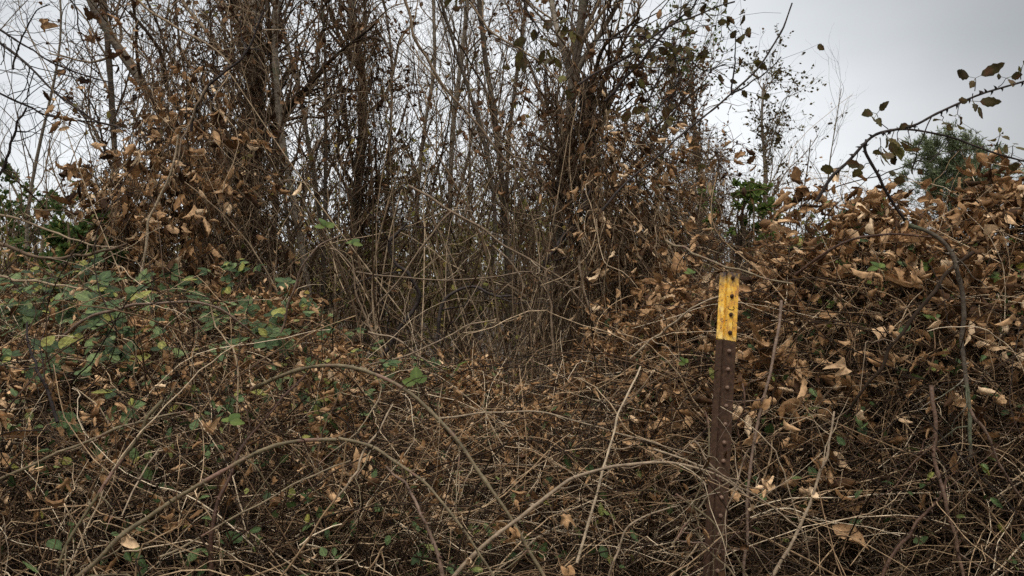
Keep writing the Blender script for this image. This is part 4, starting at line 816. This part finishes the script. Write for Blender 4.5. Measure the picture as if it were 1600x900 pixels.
# bramble arch against the sky: each sprig of leaves a part
def arch():
    g = np.random.default_rng(9)
    o = P(1280, 320, 1.7); root = thing('bramble_arch', o, 'thorny bramble cane arching over the sky at far right with hanging leaf sprigs', 'cane')
    b = Buf(); D = 1.62
    lines = [([(1275, 315), (1300, 275), (1325, 252), (1352, 222), (1372, 207), (1400, 200), (1432, 192), (1460, 177), (1490, 163), (1530, 146), (1565, 135), (1625, 118)], 5.4, .5),
             ([(1390, 203), (1420, 201), (1450, 205), (1490, 215), (1530, 230), (1570, 244), (1625, 258)], 3.6, .8),
             ([(1354, 218), (1352, 235), (1360, 255), (1372, 280), (1380, 300), (1395, 325), (1412, 348)], 4.8, .9),
             ([(1425, 262), (1434, 235), (1445, 210), (1455, 182)], 2.2, .8), ([(1450, 255), (1475, 230), (1485, 215)], 1.8, .8)]
    main = None
    for k, (ln, wpx, tp) in enumerate(lines):
        q = jit(g, smooth([P(x, y, D + (.02 if k else 0)) for x, y in ln], 50), .002); r0 = wpx / 2 / F * D
        b.tubes(q, r0 * np.linspace(1, tp, 50) * (1 + .05 * g.normal(size=50)), g, 8)
        m = (30, 16, 8, 8, 4)[k]; t = g.uniform(.03, .97, m); pp, T = at_param(q[None], np.zeros(m, int), t); sd_ = nrm(np.cross(T, g.normal(size=(m, 3)) * np.array([.3, 1, .3])))
        st = np.stack([pp + sd_ * r0 * .5, pp + sd_ * r0 * 1.7 - T * r0 * .4, pp + sd_ * r0 * 2.6 - T * r0 * 1.2], 1); b.tubes(st, np.tile(np.array([.8, .4, .06]) * r0, (m, 1)), g, 5)
    part(b, 'stem', M['cane_dark'], root, o)
    # sprigs: stalk from -> to, leaflets (dx, dy, length px)
    sprigs = [((1523, 142), (1524, 122), [(-28, -6, 28), (26, -12, 34), (-6, 12, 18)]), ((1520, 146), (1520, 158), [(-22, -2, 26), (32, 2, 30), (6, 14, 18), (22, 30, 26)]),
              ((1388, 202), (1370, 178), [(-20, -6, 24), (12, -16, 22), (-12, 20, 20), (6, 20, 20)]), ((1470, 180), (1472, 188), [(-12, -4, 18), (8, 8, 24), (20, 22, 20)]),
              ((1486, 200), (1488, 198), [(10, -4, 14), (-6, 4, 16), (30, -4, 22)]), ((1382, 205), (1385, 212), [(-2, 20, 30), (12, 12, 24), (16, 30, 22)]),
              ((1405, 203), (1402, 215), [(0, 20, 30), (14, 24, 24), (22, 10, 20), (8, 40, 24)]), ((1375, 215), (1376, 228), [(4, 24, 28), (-8, 16, 24), (16, 16, 20), (0, 40, 20)]),
              ((1433, 198), (1425, 195), [(-18, 2, 18), (-4, -4, 14)]), ((1560, 136), (1572, 122), [(-22, -6, 22), (18, 8, 20), (22, -6, 22)]),
              ((1595, 124), (1597, 105), [(6, -14, 16), (-6, 4, 16)]), ((1560, 240), (1562, 212), [(-16, 10, 18), (6, -8, 12), (14, 2, 14), (0, -12, 12)]),
              ((1580, 246), (1582, 228), [(-20, 8, 26), (16, 4, 22), (10, -8, 14)]), ((1590, 250), (1600, 262), [(-24, -2, 24), (8, 10, 22)]), ((1362, 255), (1350, 262), [(-14, 10, 24), (-20, -6, 22)]),
              ((1375, 285), (1388, 278), [(10, -12, 20), (24, 4, 22)]), ((1300, 275), (1310, 262), [(-22, 4, 30), (12, 14, 24)]), ((1440, 245), (1430, 262), [(-12, 8, 20), (10, 10, 18)]),
              ((1340, 235), (1338, 250), [(-10, 14, 22), (10, 16, 22)]), ((1398, 202), (1392, 232), [(-6, 18, 26), (12, 12, 22), (4, 30, 20)]), ((1418, 200), (1424, 226), [(-8, 14, 22), (10, 16, 24)]), ((1500, 160), (1496, 178), [(-12, 8, 20), (8, 14, 20)])]
    for (a, c, lv) in sprigs:
        A = P(*a, D); Cc = P(*c, D + g.normal() * .02); bb = Buf()
        q = smooth([A, (A + Cc) / 2 + g.normal(size=3) * .002, Cc], 8); bb.tubes(q, np.linspace(.0011, .0007, 8), g, 5)
        holder = link('leaf_sprig', bb.mesh('leaf_sprig', M['cane_dark'], o), root)
        pos = []; dr = []; sz = []
        for dx, dy, ln in lv:
            E = P(c[0] + dx, c[1] + dy, D + g.normal() * .03); d = nrm(E - Cc); st = Cc + (E - Cc) * .35
            bb2 = smooth([Cc, (Cc + st) / 2, st], 4)
            pos.append(st); dr.append(d); sz.append(ln * 1.0 / F * D)
        for k in range(len(pos)):
            lb = Buf(); lb.tubes(smooth([Cc, (Cc + pos[k]) / 2, pos[k]], 4), np.full(4, .0006), g, 4)
            R = rot_from(g, np.array([dr[k]]), 0); z = nrm(np.array([[g.normal() * .5, -1, g.normal() * .5 + .2]])); x = nrm(np.cross(dr[k][None], z)); z = np.cross(x, dr[k][None]); R = np.stack([x, dr[k][None], z], -1)
            lb.leaves(T_OLIVE, np.array([pos[k]]), R, np.array([sz[k]]), g); link('leaflet', lb.mesh('leaflet', M['olive_leaf'], o), holder)
arch()

# ============================================================ LEAF SPRAYS (green bramble leaves at left; a few elsewhere)
def spray_proto(seed, nl, size, mat, tm):
    """a bramble leaf: stalk with nl toothed leaflets"""
    g = np.random.default_rng(seed); root = bpy.data.objects.new('bramble_leaf', None)
    st = smooth([(0, 0, 0), (0, size * .5, size * .12), (0, size, size * .1)], 8)
    b = Buf(); b.tubes(st, np.linspace(.0011, .0007, 8), g, 4); part(b, 'stalk', M['green_twig'], root, None)
    dirs = [(0, 1)] + [(s * 1., .45) for s in (-1, 1)] + [(s * .95, -.25) for s in (-1, 1)]
    for k in range(nl):
        dx, dy = dirs[k]; base = np.array([[0, size * (1.0 if k < 3 else .96), size * .1]])
        d = nrm(np.array([[dx + g.normal() * .08, dy + g.normal() * .08, g.normal() * .12]]))
        z = nrm(np.array([[g.normal() * .15, g.normal() * .15, 1.]])); x = nrm(np.cross(d, z)); z = np.cross(x, d)
        b = Buf(); b.leaves([tm[int(g.integers(0, len(tm)))]], base + d * size * .08, np.stack([x, d, z], -1), np.array([size * (1.25 if k == 0 else g.uniform(.85, 1.05))]), g, var=np.array([g.random()]))
        part(b, 'leaflet', mat, root, None)
    return root
gp = [spray_proto(300 + k, (3, 5, 3, 3, 5)[k], .042, M['green'], T_GREEN) for k in range(5)]
fp = [spray_proto(320 + k, 3, .036, M['fresh'], T_GREEN) for k in range(3)]
dpz = [spray_proto(330 + k, 3, .036, M['olive_leaf'], T_OLIVE) for k in range(2)]
g = np.random.default_rng(88)
def put_spray(pr, px, row, lift, s, label, group, Y=None, face=None):
    if Y is None:
        sv = s_of_row(np.array([px]), np.array([row]))[0]; p = surf(np.array([px]), np.array([sv]))[0]; p[2] += lift
    else: p = P(px, row, Y)
    if pr.as_pointer() in used: o = copy_tree(pr)
    else: o = pr; used[pr.as_pointer()] = 1; C.objects.link(o)
    o.name = 'bramble_leaf'; o.location = p; o.scale = (s,) * 3
    tilt = face or (g.normal() * .35 + .45, g.normal() * .35)
    o.rotation_euler = (tilt[0], tilt[1], g.uniform(0, 6.28)) if face is None else face
    # tilt the blade toward the camera after a random turn
    if face is None:
        R = Matrix.Rotation(g.uniform(0, 6.28), 4, 'Z'); R = Matrix.Rotation(float(g.uniform(.1, 1.0)), 4, 'X') @ Matrix.Rotation(float(g.normal() * .3), 4, 'Y') @ R
        o.rotation_euler = R.to_euler()
    tag(o, label, 'leaf', group); return o
for k in range(235):        # left side, thick at the edge and thinning to the middle
    px = g.choice([g.uniform(-10, 200), g.uniform(0, 420), g.uniform(300, 600)], p=[.4, .4, .2]); row = g.choice([g.normal(540, 50), g.normal(500, 35), g.uniform(450, 720)], p=[.45, .4, .15])
    row = float(np.clip(row, 455, 860))
    put_spray(gp[int(g.integers(0, 5))], px, row, g.uniform(.04, .12), g.uniform(.5, 1.05), 'toothed green bramble leaf lying on the left side of the thicket', 'green bramble leaves on the left of the thicket')
for k in range(26):
    px = g.uniform(380, 760); row = g.uniform(520, 700)
    put_spray(gp[int(g.integers(0, 5))], px, row, .03, g.uniform(.5, .8), 'small green bramble leaf in the middle of the thicket', 'small green bramble leaves in the middle')
for k in range(44):
    px = g.uniform(1180, 1600); row = g.uniform(330, 520)
    put_spray(fp[int(g.integers(0, 3))], px, row, .03, g.uniform(.3, .7), 'small fresh green leaf showing through the dead leaves of the right mound', 'small fresh leaves on the right mound')
for i, (px, row, Y, s, lb) in enumerate([(515, 372, 2., .9, 'bright green leaf at the tip of the reddish cane left of centre'), (540, 392, 2., .75, 'lower bright green leaf hanging near the reddish cane tip'),
                          (655, 620, 1.42, .75, 'fresh green leaf on the long olive cane right of its bend'), (708, 585, 1.6, .7, 'round green leaf standing up alone in the lower centre'),
                          (1382, 432, 1.55, .6, 'lone bright green leaf on the right mound above the dark stem'), (1085, 435, 1.7, .45, 'small green leaf left of the yellow post top'),
                          (345, 678, 1.3, .7, 'pale green leaf on the low left canes beside the tan dead leaf'), (1075, 578, 1.55, .4, 'tiny round green leaf left of the post shaft')]):
    o = copy_tree(fp[i % 3]); o.name = 'green_leaf'; o.location = P(px, row, Y); o.scale = (s,) * 3; o.rotation_euler = (g.uniform(.5, 1.1), g.normal() * .3, g.uniform(-1, 1)); tag(o, lb, 'leaf')

# ============================================================ BIG DEAD LEAVES caught on the canes
leafp = []
for k in range(8):
    gg = np.random.default_rng(400 + k); b = Buf(); tm = (T_DRYBIG if k in (0, 3, 6) else T_DRY)
    b.leaves([tm[k % len(tm)]], np.zeros((1, 3)), np.eye(3)[None], np.array([.1]), gg, var=np.array([(.55, .75, .9, .65, .8, .95, .85, 1.)[k]]))
    b.tubes(smooth([(0, .002, 0), (.004, -.02, .004), (.002, -.045, .01)], 6), np.full(6, .0007), gg, 4, var=np.array([.4]))
    leafp.append(b.mesh('dead_leaf', M['dry']))
def big_leaf(px, row, Y, s, label, k, grp=None, hang=True):
    o = link('dead_leaf', leafp[k % 8]); s = s * .72; o.location = P(px, row, Y); o.scale = (s,) * 3
    # stalk up, blade hanging and facing roughly the camera
    o.rotation_euler = (float(math.radians(-90) + g.normal() * .5), float(g.normal() * .5), float(PI * 0 + g.normal() * .6)) if hang else (float(g.uniform(.3, 1.2)), float(g.normal() * .5), float(g.uniform(0, 6.28)))
    return tag(o, label, 'leaf', grp)
BL = [(803, 825, 1.26, .55, 'broad brown dead leaf hanging below the pale arching cane'), (1256, 590, 1.42, .62, 'crumpled tan leaf hanging right of the post below mid height'), (190, 828, 1.2, .65, 'shaggy brown leaf at the foot of the thick olive cane'),
      (322, 660, 1.3, .42, 'pinkish tan dead leaf on the low left canes'), (90, 668, 1.28, .5, 'tan leaf curled among green leaves at far left'), (258, 605, 1.45, .3, 'small tan leaf above the pinkish one at left'),
      (1320, 560, 1.5, .6, 'large folded brown leaf in the middle of the right mound'), (1345, 640, 1.5, .5, 'drooping tan leaf lower in the right mound'), (1180, 625, 1.4, .6, 'torn leaf bunch clinging beside the post shaft'),
      (1225, 655, 1.4, .5, 'rolled orange-brown leaf jutting right of the torn bunch'), (1540, 370, 1.55, 1.0, 'huge crumpled brown leaf at upper far right'), (1430, 430, 1.55, .75, 'wide brown leaf near the grey vine bend'),
      (1240, 300, 1.75, .8, 'pale curled leaf on the crest of the mound against the sky'), (1310, 262, 1.7, .6, 'brown leaf standing on the crest left of the arch'), (1210, 340, 1.75, .6, 'ragged tan leaf at the left end of the mound crest'),
      (1360, 340, 1.62, .6, 'twisted leaf on the mound under the arch'), (1500, 330, 1.6, .7, 'dark curled leaf on the crest below the evergreen'), (930, 605, 1.6, .35, 'pale leaf in the upper centre of the thicket'), (865, 635, 1.55, .4, 'tan leaf left of the pale one in the upper centre'),
      (885, 800, 1.3, .4, 'narrow dead leaf right of the pale arch'), (1040, 610, 1.6, .45, 'curled leaf left of the post at shaft height'), (1265, 760, 1.4, .5, 'shrivelled flower-like leaf low right of the post'), (1200, 750, 1.36, .4, 'tan papery leaf knot on the vertical cane by the post'),
      (735, 880, 1.2, .4, 'dead leaf at the bottom edge left of centre'), (880, 885, 1.22, .55, 'orange-brown dead leaf at the bottom edge in the centre'), (1585, 490, 1.5, .6, 'brown leaf touching the right edge at mid height'), (1470, 500, 1.55, .55, 'tan leaf hanging right of the dark stout stem'),
      (68, 28, 2.7, .75, 'dark maple-like leaf alone against the sky at top left'), (98, 150, 2.8, .5, 'small dark leaf under the left sky branches'), (82, 152, 2.8, .55, 'dark ragged leaf hanging below the left sky branches')]
for i, (px, row, Y, s, lb) in enumerate(BL): big_leaf(px, row, Y, s, lb, i)
for k in range(110):
    px = g.uniform(1150, 1620); row = g.uniform(310, 640); sv = s_of_row(np.array([px]), np.array([row]))[0]; p = surf(np.array([px]), np.array([sv]))[0]
    o = big_leaf(px, row, 1.5, g.uniform(.3, .62), 'large crumpled dead leaf heaped on the mound right of the post', int(g.integers(0, 8)), 'large dead leaves heaped on the right mound', hang=g.random() < .5); o.location = p + np.array([0, -.04, .02])
for k in range(60):
    px = g.uniform(0, 1100); row = g.uniform(520, 800); sv = s_of_row(np.array([px]), np.array([row]))[0]; p = surf(np.array([px]), np.array([sv]))[0]
    o = big_leaf(px, row, 1.5, g.uniform(.2, .45), 'dead leaf caught on the low brambles left of the post', int(g.integers(0, 8)), 'dead leaves caught on the low brambles', hang=g.random() < .5); o.location = p + np.array([0, -.02, .02])
for k in range(60):
    px = g.normal(225, 65); row = g.normal(290, 80)
    big_leaf(px, row, 3.1 + g.normal() * .12, g.uniform(.35, .8), 'curled dead leaf clinging to the vine heap at upper left', int(g.integers(0, 8)), 'dead leaves on the vine heap at upper left', hang=g.random() < .6)

# ============================================================ REPEATED CANES through the thicket, each its own object
def cane_mesh(seed, mat):
    g = np.random.default_rng(seed); L_ = 1.0
    q = strands(g, np.zeros((1, 3)), np.array([[1., .1, .9]]), [L_], 26, .12, .03, .95, .08)[0]
    rad = np.linspace(.0030, .0014, 26) * (1 + .05 * g.normal(size=26)); b = Buf(); b.tubes(q, rad, g, 6, rough=.05)
    sp_, sr = spawn(g, q[None], rad[None], 9, .1, .97, lambda i, t: g.uniform(.05, .3, 9), (.5, 1.2), 8, .4, .06, .1, .1, rscale=.5); b.tubes(sp_, sr, g, 4)
    m = 16; pp, T = at_param(q[None], np.zeros(m, int), g.uniform(.02, .98, m)); sd_ = nrm(np.cross(T, g.normal(size=(m, 3)))); b.tubes(np.stack([pp, pp + sd_ * .0045 - T * .001, pp + sd_ * .0075 - T * .003], 1), np.tile(np.array([.0018, .001, .0001]), (m, 1)), g, 4)
    return b.mesh('bramble_cane', M[mat])
cm = [cane_mesh(500 + k, ('cane_olive', 'cane_pale', 'cane_red', 'cane_pale', 'cane_red', 'cane_olive', 'cane_pale', 'cane_dark')[k % 8]) for k in range(24)]
for k in range(150):
    px = g.uniform(-60, 1660); s = g.random() * (.85 if px < 1080 else .35 if px < 1250 else .18); p = surf(np.array([px]), np.array([s]))[0]; right = px > 1080; p[2] -= g.uniform(.15, .4) + (.15 if s > .5 else 0) + (.1 if px > 1250 else 0); p[1] = max(p[1], 1.25)
    o = link('bramble_cane', cm[k % 24]); o.location = p; sc = g.uniform(.45, 1.0) * (.62 if right else 1); o.scale = (sc, sc, sc * g.uniform(.7, 1.3)); o.rotation_euler = (float(g.normal() * .4), float(g.normal() * .5), float(g.choice([0, PI]) + g.normal() * .55))
    tag(o, 'arching bramble cane woven through the thicket', 'cane', 'bramble canes woven through the thicket')
    Mx = Matrix.LocRotScale(o.location, o.rotation_euler, o.scale)     # none may poke far above the mound's crest
    if px > 1150 and max((Mx @ Vector(c_)).z for c_ in o.bound_box) > CAMZ + (430 - 285) / F * 1.9: bpy.data.objects.remove(o)

# pieces built for copying that no thing took are dropped
for pr in protos + tallp + lowp + gp + fp + dpz:
    if pr.as_pointer() not in used:
        for ch in list(pr.children): bpy.data.objects.remove(ch)
        bpy.data.objects.remove(pr)

# ------------------------------------------------------------ labels that point at one of a kind
bpy.context.view_layer.update()
ORD = ['', 'second ', 'third ', 'fourth ', 'fifth ', 'sixth ', 'seventh ', 'eighth ', 'ninth ', 'tenth ', 'eleventh ', 'twelfth ', 'thirteenth ', 'fourteenth ', 'fifteenth ', 'sixteenth ', 'seventeenth ', 'eighteenth ', 'nineteenth ', 'twentieth ']
def pixel(o):
    v = cam.matrix_world.inverted() @ o.matrix_world.translation
    return 800 + F * v.x / -v.z, 450 - F * v.y / -v.z
def relabel(group, noun, bands, axis):
    """bands: (x limit in the photograph, landmark phrase); within a band ordered top to bottom or left to right"""
    obs = [o for o in C.objects if o.get('group') == group and o.parent is None]
    x0 = -9999
    for x1, ph in bands:
        sel = sorted([o for o in obs if x0 <= pixel(o)[0] < x1], key=lambda o: pixel(o)[1 if axis == 'v' else 0]); x0 = x1
        n = len(sel)
        for k, o in enumerate(sel):
            if n == 1: w_ = noun + ' ' + ph
            elif k < 20 and k < (n + 1) // 2: w_ = (('topmost ' if axis == 'v' else 'leftmost ') if k == 0 else ORD[k] + ('highest ' if axis == 'v' else 'from left, ')) + noun + ' ' + ph
            else:
                j = n - 1 - k
                w_ = (('lowest ' if axis == 'v' else 'rightmost ') if j == 0 else ORD[min(j, 19)] + ('lowest ' if axis == 'v' else 'from right, ')) + noun + ' ' + ph
            o['label'] = w_
LM = [(40, 'touching the left edge'), (85, 'close to the left edge'), (130, 'near the left edge'), (190, 'under the left flank of the vine heap'), (250, 'below the vine heap'), (320, 'below the right end of the vine heap'), (400, 'under the purple arching cane'), (520, 'above the olive foreground arch'), (640, 'where the olive arch falls right'), (800, 'left of the pale arching cane'),
      (950, 'over the pale arching cane'), (1120, 'just left of the fence post'), (1210, 'just right of the fence post'), (1320, 'right of the post and vertical cane'), (1430, 'below the bramble arch'), (1520, 'beside the drooping grey vine'), (9999, 'at the right edge')]
TR = [(200, 'left of the leaning trunk'), (380, 'between leaning trunk and dark trunk'), (470, 'behind the bent pale trunk'), (570, 'just left of the shaggy trunk'), (680, 'right of the shaggy trunk'), (760, 'behind the pale straight stem'),
      (860, 'left of the forking tree'), (960, 'behind the forking tree'), (1060, 'behind the tan leafed vines'), (1200, 'around the slim green-leaved tree'), (9999, 'behind the right mound')]
relabel('slender saplings behind the thicket', 'slender twiggy sapling', TR, 'h')
relabel('distant trees beyond the thicket', 'distant slim tree', TR, 'h')
relabel('twiggy shrubs tapering off right of the trees', 'bare twiggy shrub', [(1160, 'left of the slim green-leaved tree'), (1230, 'around the slim green-leaved tree'), (1300, 'before the whip-thin shrub'), (9999, 'under the bramble arch tip')], 'h')
relabel('low shrubs beneath the saplings', 'low twiggy shrub', TR, 'h')
relabel('green bramble leaves on the left of the thicket', 'toothed green bramble leaf', LM, 'v')
relabel('small green bramble leaves in the middle', 'small green bramble leaf', LM, 'v')
relabel('small fresh leaves on the right mound', 'small fresh green leaf', LM, 'v')
relabel('large dead leaves heaped on the right mound', 'crumpled dead leaf on the mound', LM, 'v')
relabel('dead leaves caught on the low brambles', 'dead leaf caught on low brambles', LM, 'v')
relabel('bramble canes woven through the thicket', 'woven bramble cane', LM, 'v')
relabel('dead leaves on the vine heap at upper left', 'curled dead leaf', [(150, 'on the left flank of the vine heap'), (190, 'left of the vine heap centre'), (225, 'in the centre of the vine heap'), (260, 'right of the pale cane in the vine heap'), (300, 'on the right of the vine heap'), (9999, 'at the right end of the vine heap')], 'v')
